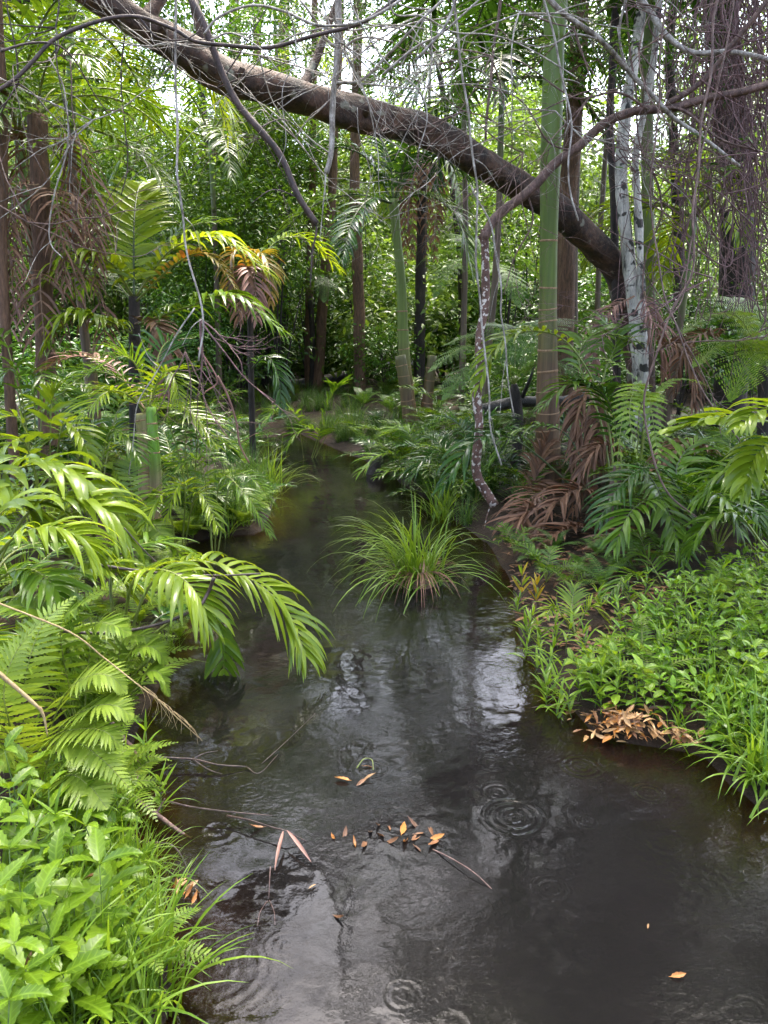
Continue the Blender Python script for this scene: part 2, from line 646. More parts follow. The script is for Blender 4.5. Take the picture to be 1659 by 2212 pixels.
def mrange(v, a, b, c, d, smooth=True):
    n = N(nt_, 'ShaderNodeMapRange')
    if smooth:
        n.interpolation_type = 'SMOOTHSTEP'
    for k, x in zip(('From Min', 'From Max', 'To Min', 'To Max'), (a, b, c, d)):
        n.inputs[k].default_value = x
    L_(v, n.inputs[0])
    return n.outputs[0]


RINGS = [((1108, 1765), .15, 165, 1.5), ((1255, 1655), .12, 190, 1.4), ((1402, 1712), .09, 230, 1.2), ((1445, 1650), .10, 200, .6), ((1440, 1820), .11, 170, .35),
         ((470, 2090), .26, 150, .22), ((1265, 1775), .06, 260, .7), ((800, 1660), .10, 190, .4), ((1190, 1920), .09, 210, .4),
         ((1500, 1930), .22, 120, .35), ((860, 1770), .12, 150, .3), ((870, 2150), .08, 220, .2)]
total = None
for (px, py), rad, k, amp in RINGS:
    c = G(px, py)
    dn = N(nt_, 'ShaderNodeVectorMath', operation='DISTANCE')
    L_(POS, dn.inputs[0])
    dn.inputs[1].default_value = c
    d_ = dn.outputs['Value']
    h_ = mth('MULTIPLY', mth('SINE', mth('MULTIPLY', d_, k)), mrange(d_, rad * .75, rad, amp, 0))
    h_ = mth('MULTIPLY', h_, mrange(d_, 0, rad * .8, .45, 1))
    total = h_ if total is None else mth('ADD', total, h_)
for sc_, k_, amp in ((2.1, 58, .25), (3.6, 60, .2)):
    vo = N(nt_, 'ShaderNodeTexVoronoi')
    vo.voronoi_dimensions = '2D'
    vo.inputs['Scale'].default_value = sc_
    L_(POS, vo.inputs['Vector'])
    d_ = vo.outputs['Distance']
    sp_ = N(nt_, 'ShaderNodeSeparateColor')
    L_(vo.outputs['Color'], sp_.inputs[0])
    rr_ = mrange(sp_.outputs[0], 0, 1, .10, .40, False)
    win = mth('MULTIPLY', mth('SUBTRACT', rr_, d_), 9.0)
    win = mrange(win, 0, 1, 0, 1)
    on = mrange(sp_.outputs[1], .45, .8, 0, amp)
    total = mth('ADD', total, mth('MULTIPLY', mth('MULTIPLY', mth('SINE', mth('MULTIPLY', d_, k_)), win), on))
total = mth('MULTIPLY', total, mrange(ntex(nt_, 9, 3, .6, vec=POS), .36, .62, .4, 1.0))
rip = ntex(nt_, 26, 3, .6, vec=POS)
patch = mrange(ntex(nt_, 1.3, 3, .55, vec=POS), .42, .62, .15, 1.0)
swell = ntex(nt_, 4.5, 2, .5, vec=POS)
total = mth('ADD', mth('MULTIPLY', total, .0011), mth('ADD', mth('MULTIPLY', mth('MULTIPLY', rip, patch), .0023), mth('MULTIPLY', swell, .0055)))
bpw = N(nt_, 'ShaderNodeBump')
bpw.inputs['Strength'].default_value = .85
bpw.inputs['Distance'].default_value = 1.0
L_(total, bpw.inputs['Height'])
at_ = N(nt_, 'ShaderNodeAttribute')
at_.attribute_name = 'depth'
murk = mrange(at_.outputs['Fac'], 0, .24, .12, .97, False)
trn = N(nt_, 'ShaderNodeBsdfTransparent')
trn.inputs[0].default_value = (.80, .56, .34, 1)
dif = N(nt_, 'ShaderNodeBsdfDiffuse')
wc = ramp(nt_, ntex(nt_, .7, 3, .6, vec=POS), [(.35, (.0075, .0069, .0065)), (.65, (.0118, .0105, .0096))])
L_(wc, dif.inputs[0])
under = N(nt_, 'ShaderNodeMixShader')
L_(murk, under.inputs[0])
L_(trn.outputs[0], under.inputs[1])
L_(dif.outputs[0], under.inputs[2])
gls = N(nt_, 'ShaderNodeBsdfGlossy')
gls.inputs['Roughness'].default_value = .035
gls.inputs['Color'].default_value = (1, 1, 1, 1)
L_(bpw.outputs[0], gls.inputs['Normal'])
fre = N(nt_, 'ShaderNodeFresnel')
fre.inputs['IOR'].default_value = 1.34
L_(bpw.outputs[0], fre.inputs['Normal'])
fin = N(nt_, 'ShaderNodeMixShader')
L_(fre.outputs[0], fin.inputs[0])
L_(under.outputs[0], fin.inputs[1])
L_(gls.outputs[0], fin.inputs[2])
nt_.nodes.remove(b_)
L_(fin.outputs[0], out_.inputs['Surface'])
M['water'] = m
wx, wy = np.arange(-6, 11.01, .1), np.arange(-4, 16.5, .1)
wme = grid_mesh('water', wx, wy, np.zeros((len(wy), len(wx))), M['water'])
WXX, WYY = np.meshgrid(wx, wy)
dep = np.maximum(-height(WXX, WYY), 0).ravel().astype(np.float32)
a = wme.attributes.new('depth', 'FLOAT', 'POINT')
a.data.foreach_set('value', dep)
water = put('water', wme)
tag(water, 'dark creek water with raindrop rings and sky glints', None, kind='structure')

# ------------------------------------------------------------------ plant builders


def add_frond(root, base, pts, n=22, L=.5, w=.035, mat='palm', rach='rachis', r0=.012, ang=(70, 28), droop=1.0, roll=0.0, segs=5, each=True,
              start=.18, prof=prof_lance, vee=.25, name='frond', jit=.16, up=None, fold=.3):
    """pinnate palm leaf: a rachis part carrying its leaflets (each a sub-part when near)"""
    C = spline(pts, n + 4)
    rb = MB()
    m = len(C)
    tube(rb, C, [r0 * (1 - .8 * i / (m - 1)) + .0015 for i in range(m)], 5)
    fr = put(name, rb.mesh('rachis', M[rach], base), root)
    allb = MB()
    for i in range(m):
        t = i / (m - 1)
        if t < start:
            continue
        u = (t - start) / (1 - start)
        T = (C[min(i + 1, m - 1)] - C[max(i - 1, 0)]).normalized()
        U = (up or Z)
        S = T.cross(U)
        S = S.normalized() if S.length > .15 else T.cross(Vector((0, -1, .3))).normalized()
        if roll:
            S = Matrix.Rotation(roll, 3, T) @ S
        Nn = S.cross(T).normalized()
        a = R(ang[0] + (ang[1] - ang[0]) * u)
        ll = L * (.55 + .9 * u if u < .4 else .91 + .09 - 0.62 * ((u - .4) / .6) ** 1.6)
        for sgn in (-1, 1):
            if random.random() < .03:
                continue
            d = T * math.cos(a) + S * (sgn * math.sin(a)) + Nn * vee + Vector([random.uniform(-jit, jit) for _ in range(3)])
            mb = MB() if each else allb
            lk = random.uniform(.35, .8) if random.random() < .06 else random.uniform(.85, 1.1)
            strip(mb, C[i], d, Nn, ll * lk, w * random.uniform(.85, 1.15) * (.75 + .4 * math.sin(math.pi * clamp(u))), droop * random.uniform(.8, 1.25), segs, prof, fold,
                  twist=random.uniform(-.5, .5))
            if each:
                put('leaflet', mb.mesh('leaflet', M[mat], base), fr)
    if not each:
        put('leaflets', allb.mesh('leaflets', M[mat], base), fr)['kind'] = 'stuff'
    return fr


def add_fern(root, base, pts, n=22, L=.16, w=.03, mat='fern', r0=.004, droop=.25, each=False, start=.12, segs=8, up=None, rach='rachis', bip=False, name='frond', serr=.28):
    """fern leaf: saw-edged pinnae, or twice-pinnate for tree ferns"""
    C = spline(pts, n + 3)
    rb = MB()
    m = len(C)
    tube(rb, C, [r0 * (1 - .8 * i / (m - 1)) + .0008 for i in range(m)], 4)
    fr = put(name, rb.mesh('rachis', M[rach], base), root)
    allb = MB()
    for i in range(m):
        t = i / (m - 1)
        if t < start:
            continue
        u = (t - start) / (1 - start)
        T = (C[min(i + 1, m - 1)] - C[max(i - 1, 0)]).normalized()
        U = up or Z
        S = T.cross(U)
        S = S.normalized() if S.length > .15 else T.cross(Vector((0, -1, .3))).normalized()
        Nn = S.cross(T).normalized()
        ll = L * min(1, .5 + 2.2 * u) * (1 - clamp((u - .35) / .65) ** 1.5 * .93)
        a = R(78 - 22 * u)
        for sgn in (-1, 1):
            d = T * math.cos(a) + S * sgn * math.sin(a) + Nn * .08 + Vector([random.uniform(-.06, .06) for _ in range(3)])
            mb = MB() if each else allb
            if not bip:
                strip(mb, C[i], d, Nn, ll, w * (.6 + .4 * (1 - u)), droop, segs, prof_lance, .1, serr=serr)
            else:
                k = max(6, int(ll / .026))
                d.normalize()
                q = C[i].copy()
                dd = d.copy()
                for j in range(k):
                    v = j / k
                    s2 = dd.cross(Nn).normalized()
                    for sg in (-1, 1):
                        strip(mb, q, s2 * sg + dd * .35, Nn, w * (1 - .7 * v) + .006, .017, .1, 1, lambda t: 1 - .7 * t, 0)
                    q = q + dd * (ll / k)
                    dd = (dd - Z * droop / k).normalized()
            if each:
                put('pinna', mb.mesh('pinna', M[mat], base), fr)
    if not each:
        put('pinnae', allb.mesh('pinnae', M[mat], base), fr)['kind'] = 'stuff'
    return fr


def arch(p, az, el, L, bend, k=5):
    """points of an arching stalk from p: azimuth, start elevation, length, bend (rad) downwards"""
    out = [Vector(p)]
    e = el
    q = Vector(p)
    for i in range(k):
        q = q + Vector((math.cos(az) * math.cos(e), math.sin(az) * math.cos(e), math.sin(e))) * (L / k)
        e -= bend / k
        out.append(q.copy())
    return out


def ringed_trunk(root, base, pts, rads, mat, rings=(), n=24, scar=True, sides=14, name='trunk'):
    C = spline(pts, n)
    rr = [np.interp(i / (n - 1), np.linspace(0, 1, len(rads)), rads) for i in range(n)]
    mb = MB()
    tube(mb, C, rr, sides)
    tr = put(name, mb.mesh('trunk', mat, base), root)
    for t in rings:
        k = t * (n - 1)
        i = min(int(k), n - 2)
        c = C[i].lerp(C[i + 1], k - i)
        ax = (C[i + 1] - C[i]).normalized()
        ax = (ax + Vector((random.uniform(-.12, .12), random.uniform(-.12, .12), 0))).normalized()
        r = float(np.interp(t, np.linspace(0, 1, len(rads)), rads))
        mb = MB()
        hgt = random.uniform(.007, .014)
        tube(mb, [c - ax * hgt, c, c + ax * hgt], [r * 1.0, r * 1.04, r * 1.0], sides)
        put('ring_scar', mb.mesh('ring_scar', M['scar'], base), tr)
    return tr


def leaf_cloud(name, rad, n_cl, per, rc, ll, lw, mat, seed, shell=.45, flat=.5, droop=.35):
    """crown of separate leaves gathered in clumps"""
    r = np.random.default_rng(seed)
    d = r.normal(size=(n_cl, 3))
    d /= np.linalg.norm(d, axis=1)[:, None]
    rad_ = (shell + (1 - shell) * r.random(n_cl)) ** .6
    wob = 1 + .28 * np.sin(d[:, 0] * 4 + seed) * np.cos(d[:, 1] * 3 + seed * 2) + r.uniform(-.18, .18, n_cl)
    c = d * (rad_ * wob)[:, None] * np.array(rad)
    n = n_cl * per
    base = np.repeat(c, per, 0) + r.normal(size=(n, 3)) * rc * np.array([1, 1, flat])
    out = base / np.array(rad)
    az = r.uniform(0, 2 * np.pi, n)
    dirv = np.stack([np.cos(az), np.sin(az), r.uniform(-droop - .5, .35, n)], 1) + out * .5
    dirv /= np.linalg.norm(dirv, axis=1)[:, None]
    up = np.array([0, 0, 1]) + r.normal(size=(n, 3)) * .45
    side = np.cross(dirv, up)
    side /= np.linalg.norm(side, axis=1)[:, None] + 1e-9
    nn = np.cross(side, dirv)
    L = (ll * r.uniform(.6, 1.25, n))[:, None]
    Wd = L * lw / ll * .5
    mid = base + dirv * L * .45
    tip = base + dirv * L - np.array([0, 0, 1]) * L * .12
    v = np.stack([base, mid - side * Wd + nn * Wd * .3, tip, mid + side * Wd + nn * Wd * .3], 1).reshape(-1, 3)
    k = np.arange(n)[:, None] * 4
    f = np.concatenate([k + np.array([0, 1, 2]), k + np.array([0, 2, 3])], 1).reshape(-1, 3)
    return np_mesh(name, v, f, mat), c


def serrated_leaf(name, mat, L=.1, w=.042, segs=8, droop=.5, serr=.1, fold=.3):
    mb = MB()
    tube(mb, [Vector((0, 0, 0)), Vector((L * .1, 0, .004))], [.0012, .001], 4)
    strip(mb, Vector((L * .08, 0, .004)), Vector((1, 0, .25)), Z, L, w, droop, segs, prof_leaf, fold, serr=serr)
    return mb.mesh(name, mat)


def build_herb(name, label, cat, group, stem_pts, base, whorls, leaf_meshes, sizes, r=.003, pair=2, el=(.1, .7), stem='stem'):
    """upright herb: leaf pairs up a stem, the topmost forming a rosette"""
    root = thing(name, label, cat, base, group)
    C = spline(stem_pts, 10)
    mb = MB()
    tube(mb, C, [r * (1 - .5 * i / 9) for i in range(10)], 5)
    put('stem', mb.mesh('stem', M[stem], base), root)
    az = random.uniform(0, 6.28)
    for k in range(whorls):
        t = 1 - k / max(1, whorls) * .8
        p = C[min(9, int(t * 9))] - Vector(base)
        cnt = pair + (1 if k == 0 else 0)
        for j in range(cnt):
            a = az + j * 2 * math.pi / cnt + random.uniform(-.25, .25)
            s = random.uniform(*sizes) * (1 if k else .85)
            e = random.uniform(*el) - (.3 if k else 0)
            mt = Matrix.Translation(p) @ Euler((random.uniform(-.3, .3), -e, a), 'XYZ').to_matrix().to_4x4() @ Matrix.Scale(s, 4)
            put('leaf', random.choice(leaf_meshes), root, mt)
        az += math.pi / 2 + random.uniform(-.3, .3)
    return root


def build_tuft(name, label, cat, group, base, n, L, w, mat, spread=.08, el=(55, 88), bend=(1.2, 2.4), each=True, segs=7, az_c=None, az_w=math.pi):
    root = thing(name, label, cat, base, group)
    allb = MB()
    b = Vector(base)
    for i in range(n):
        az = random.uniform(0, 2 * math.pi) if az_c is None else az_c + random.uniform(-az_w, az_w)
        e = R(random.uniform(*el))
        p = b + Vector((random.gauss(0, spread), random.gauss(0, spread), -.02))
        d = Vector((math.cos(az) * math.cos(e), math.sin(az) * math.cos(e), math.sin(e)))
        mb = MB() if each else allb
        strip(mb, p, d, Vector((-math.cos(az) * .4, -math.sin(az) * .4, 1)), L * random.uniform(.6, 1.15), w * random.uniform(.8, 1.2), random.uniform(*bend), segs, prof_grass, .35, twist=random.uniform(-.6, .6))
        if each:
            put('blade', mb.mesh('blade', M[mat], b), root)
    if not each:
        put('blades', allb.mesh('blades', M[mat], b), root)
    return root


def build_liana(name, label, cat, paths, group=None, mat='liana_pale', part='stem', sides=6, wob=.15, d=None):
    """paths: list of (points[(px,py,dist)], radius start, radius end)"""
    first = [W(*q) for q in paths[0][0]]
    base = first[0]
    root = thing(name, label, cat, base, group)
    for i, (pp, ra, rb) in enumerate(paths):
        P = [q if isinstance(q, Vector) else W(*q) for q in pp]
        n = max(8, len(P) * 5)
        C = spline(P, n)
        ln = sum((C[k + 1] - C[k]).length for k in range(n - 1))
        C = [c + Vector((noise.noise(c * 2.3 + Vector((i, 7, 3))), noise.noise(c * 2.3 + Vector((3, i, 9))), noise.noise(c * 2.3 + Vector((5, 2, i))))) * min(.05, ln * .02) for c in C]
        mb = MB()
        tube(mb, C, [(ra + (rb - ra) * k / (n - 1)) for k in range(n)], sides, wob, seed=i)
        put(part if i == 0 else 'twig', mb.mesh('stem', M[mat], base), root)
    return root


def pw(*q):
    return [p if isinstance(p, Vector) else W(*p) for p in q]


# ------------------------------------------------------------------ big trees that frame the view
# leaning tree: trunk arching over the creek
LP = pw((1395, 960, 10.6), (1378, 760, 10.5), (1345, 610, 10.3), (1285, 530, 10.1), (1200, 455, 9.8), (1080, 375, 9.4), (960, 305, 8.9), (850, 262, 8.5), (700, 222, 8.0),
        (560, 190, 7.6), (470, 160, 7.4), (380, 95, 7.1), (285, 40, 6.9), (180, -30, 6.7), (20, -160, 6.5), (-200, -330, 6.4))
LP[0].z = gz(LP[0].x, LP[0].y) - .1
LB = on_ground(LP[0].x, LP[0].y)
lean = thing('leaning_tree', 'thick dark brown trunk leaning diagonally across the creek overhead', 'tree', LB)
C = spline(LP, 90)
C = [c + Vector((noise.noise(c * .9), noise.noise(c * .9 + Vector((9, 0, 0))), noise.noise(c * .9 + Vector((0, 9, 0))))) * .06 for c in C]
LC = C
mb = MB()
tube(mb, C, [.178 * (1 - .33 * (i / 89)) * (1 + .10 * noise.noise(C[i] * 1.4)) * (1.3 if i < 2 else 1) for i in range(90)], 20, .3)
ltrunk = put('trunk', mb.mesh('trunk', M['bark_lean'], LB), lean)
for i, (k, dx, dz, ln) in enumerate(((60, -.4, 1.2, 2.2), (70, .5, 1.0, 2.6), (80, -.2, 1.2, 2.4), (87, .3, 1.3, 2.6), (50, .3, 1.3, 1.2))):
    p = C[k]
    mb = MB()
    P = spline([p, p + Vector((dx * .5, .2, dz * .4 * ln / 2)), p + Vector((dx * 1.6, .5, dz * ln * .8))], 10)
    tube(mb, P, [.07 * (1 - .75 * j / 9) for j in range(10)], 8, .2)
    put('limb', mb.mesh('limb', M['bark_lean'], LB), lean)
mm, cc = leaf_cloud('crown', (2.2, 1.8, 1.2), 44, 30, .35, .16, .07, M['crown'], 41)
put('crown', mm, lean, Matrix.Translation(W(-230, -640, 6.8) - LB))
# knots and stubs on the trunk
for k in (44, 56, 67):
    p = C[k] + Vector((0, -.11, -.03))
    mb = MB()
    tube(mb, [p, p + Vector((.03, -.10, .05)), p + Vector((.04, -.13, .07))], [.05, .035, .02], 7, .3)
    put('knot', mb.mesh('knot', M['bark_lean'], LB), lean)

# white-barked twin trunk
WP = pw((1392, 960, 10.0), (1378, 760, 10.0), (1362, 600, 10.0), (1352, 500, 10.0), (1342, 400, 10.0), (1348, 270, 10.0), (1366, 150, 10.1), (1384, 20, 10.2), (1400, -300, 10.3), (1390, -700, 10.4))
WB = on_ground(WP[0].x, WP[0].y)
WP[0].z = WB.z - .1
wt = thing('white_barked_tree', 'pale white twin trunk with black patches beside the leaning tree foot', 'tree', WB)
C = spline(WP, 60)
mb = MB()
tube(mb, C, [.09 * (1 - .4 * i / 59) * (1 + .12 * noise.noise(C[i] * 2)) for i in range(60)], 12, .22)
put('trunk', mb.mesh('trunk', M['bark_white'], WB), wt)
mb = MB()
C2 = spline(pw((1396, 960, 9.9), (1388, 700, 9.9), (1383, 560, 9.9), (1378, 440, 9.95), (1374, 330, 9.95), (1400, 200, 9.9), (1420, 50, 9.8), (1440, -300, 9.8)), 50)
tube(mb, C2, [.055 * (1 - .4 * i / 49) * (1 + .25 * noise.noise(C2[i] * 3)) for i in range(50)], 9, .3)
put('trunk', mb.mesh('trunk', M['bark_white'], WB), wt)
mb = MB()
C3 = spline(pw((1335, 960, 10.2), (1330, 640, 10.2), (1325, 420, 10.2), (1318, 250, 10.3), (1330, 0, 10.3), (1340, -300, 10.3)), 40)
tube(mb, C3, [.05 * (1 + .2 * noise.noise(C3[i] * 3)) for i in range(40)], 8, .3)
put('trunk', mb.mesh('trunk', M['bark_dark'], WB), wt)
mm, cc = leaf_cloud('crown', (2.6, 2.2, 1.4), 60, 30, .36, .14, .065, M['crown'], 42)
put('crown', mm, wt, Matrix.Translation(W(1390, -620, 10.4) - WB))


def crown_fronds(root, base, top, n, L, mat, seed, el=(10, 75), bend=(1.3, 2.1), leafL=.6, w=.045, each=False, nl=34, r0=.022, azs=None, droop=1.1, segs=4, rach='rachis_dark'):
    rs = random.Random(seed)
    for i in range(n):
        az = (azs[i] if azs else 2 * math.pi * i / n + rs.uniform(-.3, .3))
        e = R(rs.uniform(*el))
        P = arch(top, az, e, L * rs.uniform(.85, 1.1), rs.uniform(*bend))
        add_frond(root, base, P, nl, leafL, w, mat, rach, r0, (72, 25), droop, 0, segs, each, .14, vee=.12)


# tall green palm on the bank
P1 = pw((1183, 1105, 8.6), (1183, 900, 8.6), (1183, 700, 8.6), (1186, 480, 8.6), (1190, 330, 8.6), (1198, 60, 8.6))
B1 = on_ground(P1[0].x, P1[0].y)
P1[0].z = B1.z - .1
ZS = W(1183, 640, 8.6).z - B1.z
gp = thing('tall_palm', 'tall palm with brown ringed stem turning bright green above', 'palm', B1)
rg = [.02 + .0 for _ in ()]
tr = ringed_trunk(gp, B1, P1, [.155, .142, .128, .108, .096, .093, .098, .106, .108, .10], palm_trunk_mat('palm_stem_green', ZS, (.13, .072, .036), (.085, .13, .012), .5),
                  [.08, .125, .17, .21, .255, .30, .345, .405, .43, .47, .56], 46)
SH = pw((1197, 95, 8.6), (1200, 10, 8.6), (1204, -80, 8.6), (1210, -170, 8.6))
mb = MB()
tube(mb, spline(SH, 14), [.100, .106, .114, .12, .12, .115, .11, .105, .10, .09, .08, .07, .06, .05], 14)
put('crownshaft', mb.mesh('crownshaft', palm_trunk_mat('crownshaft_green', -9, (.1, .2, .02), (.095, .155, .011)), B1), gp)
T1 = SH[-1]
crown_fronds(gp, B1, T1 - Vector((0, 0, .25)), 11, 2.7, 'palm_dark', 5, (15, 70), (1.5, 2.3), .62, .05, False, 36, azs=[R(q) for q in (-62, -30, 5, 30, 55, 82, 108, 132, 152, 172, 186)])

# juvenile palms / explicit fronds: helper to build a palm from hand-placed leaves


def frond_palm(name, label, base, fronds, cat='palm', group=None, trunk=None, **kw):
    root = thing(name, label, cat, base, group)
    if trunk:
        P, rads, mat, rings = trunk
        ringed_trunk(root, base, P, rads, mat, rings)
    for f in fronds:
        k = dict(kw)
        k.update(f[1] if len(f) > 1 else {})
        pts = pw(*f[0])
        add_frond(root, base, pts, **k)
    return root


MT = lambda z, **k: palm_trunk_mat('palm_stem', z, **k)

# slim green palm in mid creek bank
P2 = pw((890, 925, 14.5), (873, 760, 14.5), (866, 600, 14.5), (856, 500, 14.5), (850, 430, 14.5))
B2 = on_ground(P2[0].x, P2[0].y)
P2[0].z = B2.z - .1
frond_palm('slim_palm', 'slim green palm with ringed brown foot rising behind a cut stub', B2, [
    ([(850, 440, 14.5), (760, 420, 14.3), (660, 455, 14.1), (575, 545, 14.0)], dict(mat='palm_far', L=.75)),
    ([(850, 440, 14.5), (790, 340, 14.6), (700, 320, 14.7), (610, 380, 14.8)], {}),
    ([(850, 440, 14.5), (840, 340, 14.6), (800, 270, 15), (740, 270, 15.2)], {}),
    ([(850, 440, 14.5), (920, 420, 14.2), (985, 470, 14.0), (1020, 590, 13.8)], dict(mat='palm_far', L=.8)),
    ([(850, 440, 14.5), (900, 350, 14.9), (960, 340, 15.2), (1030, 400, 15.5)], {}),
    ([(850, 440, 14.5), (800, 430, 13.8), (760, 480, 13.3), (740, 560, 12.9)], dict(L=.6)),
    ([(850, 440, 14.5), (880, 330, 14.0), (900, 280, 13.5), (930, 290, 13)], dict(L=.6)),
], trunk=(P2, [.13, .11, .10, .085, .075, .085, .09], MT(W(868, 740, 14.5).z - B2.z, low=(.19, .13, .06), high=(.13, .18, .03)), [.08, .14, .2, .26, .32, .38]),
    each=False, n=34, L=.7, w=.05, mat='palm_dark', rach='rachis_dark', r0=.02, droop=1.2, start=.1)

for nm, lab, pts, rads in (('palm_stub', 'short cut palm stub with ring scars in front of slim palm', [(888, 905, 14.0), (876, 840, 14.0), (864, 768, 14.0)], [.13, .11, .10]),
                           ('palm_stub', 'short brown palm stub standing beside the black trunk', [(918, 925, 14.6), (925, 850, 14.6), (934, 768, 14.6)], [.13, .10, .085]),
                           ('palm_stub', 'olive palm stub among fronds behind the young palm', [(205, 900, 10.5), (198, 830, 10.5), (192, 752, 10.5)], [.09, .085, .08])):
    P = pw(*pts)
    B = on_ground(P[0].x, P[0].y)
    P[0].z = B.z - .08
    root = thing(nm, lab, 'stump', B)
    ringed_trunk(root, B, P, rads, MT(W(*pts[-1]).z - B.z, low=(.12, .072, .034), high=(.10, .10, .028)), [.2, .36, .52, .68, .84], 16)

# black palm trunk with a skirt of dead fronds
P3 = pw((904, 838, 19), (908, 650, 19), (912, 450, 19), (912, 345, 19))
B3 = on_ground(P3[0].x, P3[0].y)
P3[0].z = B3.z - .1
kp = thing('black_trunk_palm', 'black fibrous palm trunk topped by yellowish fronds and dead skirt', 'palm', B3)
mb = MB()
tube(mb, spline(P3, 30), [.14 - .03 * i / 29 for i in range(30)], 10, .25)
put('trunk', mb.mesh('trunk', M['bark_dark'], B3), kp)
for pts, k in (([(912, 345, 19), (870, 335, 18.6), (838, 380, 18.4), (828, 450, 18.3)], dict(mat='palm_bright')), ([(912, 345, 19), (950, 290, 18.8), (1000, 290, 18.6), (1030, 340, 18.4)], {}),
               ([(912, 345, 19), (880, 280, 19), (820, 260, 19), (760, 290, 19)], dict(mat='palm_bright')), ([(912, 345, 19), (920, 250, 19), (900, 190, 19), (860, 170, 19)], {}),
               ([(912, 345, 19), (960, 340, 18.5), (990, 400, 18.2), (1000, 470, 18)], dict(mat='palm_far')), ([(912, 345, 19), (935, 260, 19.5), (980, 220, 20), (1030, 230, 20)], {})):
    kk = dict(n=28, L=.8, w=.06, mat='palm_far', rach='rachis_dark', r0=.025, each=False, start=.1, droop=1.2)
    kk.update(k)
    add_frond(kp, B3, pw(*pts), **kk)
for i in range(9):
    a = i * .7
    tp = P3[-1] + Vector((math.cos(a) * .12, math.sin(a) * .12, -.05))
    add_frond(kp, B3, [tp, tp + Vector((math.cos(a) * .3, math.sin(a) * .3, -.3)), tp + Vector((math.cos(a) * .28, math.sin(a) * .28, -1.3 - random.random()))], 14, .45, .045, 'dead', 'rachis_dead', .02, each=False, droop=2.0, start=.2, name='dead_frond')

# other trunks seen between the foliage: name, label, points, radii, bark
TRUNKS = [
    ('brown_trunk_tree', 'straight brown trunk close behind the tall green palm', [(1225, 760, 14), (1222, 600, 14), (1224, 450, 14), (1238, 280, 14), (1250, 100, 14), (1262, -200, 14), (1275, -640, 14.2)], (.17, .12), 'bark_brown'),
    ('slender_tree', 'reddish brown trunk rising from shrubs between the slim palm and the fallen log', [(778, 790, 18.5), (775, 650, 18.5), (770, 520, 18.5), (766, 400, 18.5), (770, 200, 18.5), (775, -100, 18.5)], (.14, .09), 'bark_brown'),
    ('slender_tree', 'leaning reddish trunk with a crook among glossy shrubs', [(684, 770, 20), (700, 620, 20), (708, 520, 20), (716, 440, 20), (722, 300, 20), (735, 0, 20)], (.14, .08), 'bark_brown'),
    ('slender_tree', 'thin tan trunk next to the leaning reddish trunk', [(664, 770, 21), (668, 620, 21), (672, 520, 21), (676, 300, 21), (680, 0, 21)], (.11, .07), 'bark_brown'),
    ('slender_tree', 'thin dark trunk between black palm and hanging spotted liana', [(1002, 700, 20), (996, 600, 20), (988, 500, 20), (975, 380, 20), (965, 250, 20), (940, 50, 20)], (.085, .06), 'bark_dark'),
    ('paired_trunk_tree', 'distant broad reddish trunk above the left shrubs', [(522, 640, 26), (522, 460, 26), (518, 380, 26), (512, 200, 26), (505, 0, 26)], (.2, .15), 'bark_brown'),
    ('paired_trunk_tree', 'distant reddish trunk standing close to its broader twin', [(546, 640, 26.5), (544, 460, 26.5), (546, 380, 26.5), (552, 200, 26.5), (560, 0, 26.5)], (.16, .12), 'bark_brown'),
    ('slender_tree', 'pale brown distant trunk under the leaning trunk', [(604, 620, 33), (602, 460, 33), (606, 340, 33), (612, 150, 33), (616, -50, 33)], (.26, .2), 'bark_brown'),
    ('vine_clad_tree', 'broad dark purple-brown trunk behind the red vine curtain', [(1590, 760, 12.5), (1592, 600, 12.5), (1590, 420, 12.5), (1575, 220, 12.5), (1560, 0, 12.5), (1550, -300, 12.5)], (.27, .2), 'bark_dark'),
    ('green_stem_tree', 'smooth olive trunk close behind the white twin trunk', [(1408, 760, 13), (1402, 600, 13), (1400, 450, 13), (1398, 300, 13), (1400, 100, 13), (1405, -200, 13)], (.105, .09), 'olive'),
    ('slender_tree', 'black thin trunk near the olive trunk', [(1470, 760, 16), (1466, 600, 16), (1462, 450, 16), (1456, 300, 16), (1450, 50, 16)], (.11, .08), 'bark_dark'),
    ('slender_tree', 'weathered reddish trunk at the edge beside hanging dead fronds', [(2, 780, 8.2), (6, 600, 8.2), (6, 400, 8.2), (4, 200, 8.2), (-10, -100, 8.2)], (.055, .045), 'bark_brown'),
    ('slender_tree', 'dark trunk half hidden behind the young palm', [(455, 800, 22), (470, 640, 22), (480, 560, 22), (462, 420, 22), (440, 250, 22), (430, 50, 22)], (.11, .08), 'bark_dark'),
]
M['olive'] = palm_trunk_mat('olive_stem', 1.0, (.12, .10, .05), (.12, .15, .035), 1.0)
crowns = []
CROWN_MATS = ('crown', 'crown_bright')
for k in range(6):
    crowns.append(leaf_cloud('crown', (2.4, 2.4, 1.5), 62, 34, .36, .17, .075, M[CROWN_MATS[k % 2]], 60 + k))
FIX_LABEL = {}
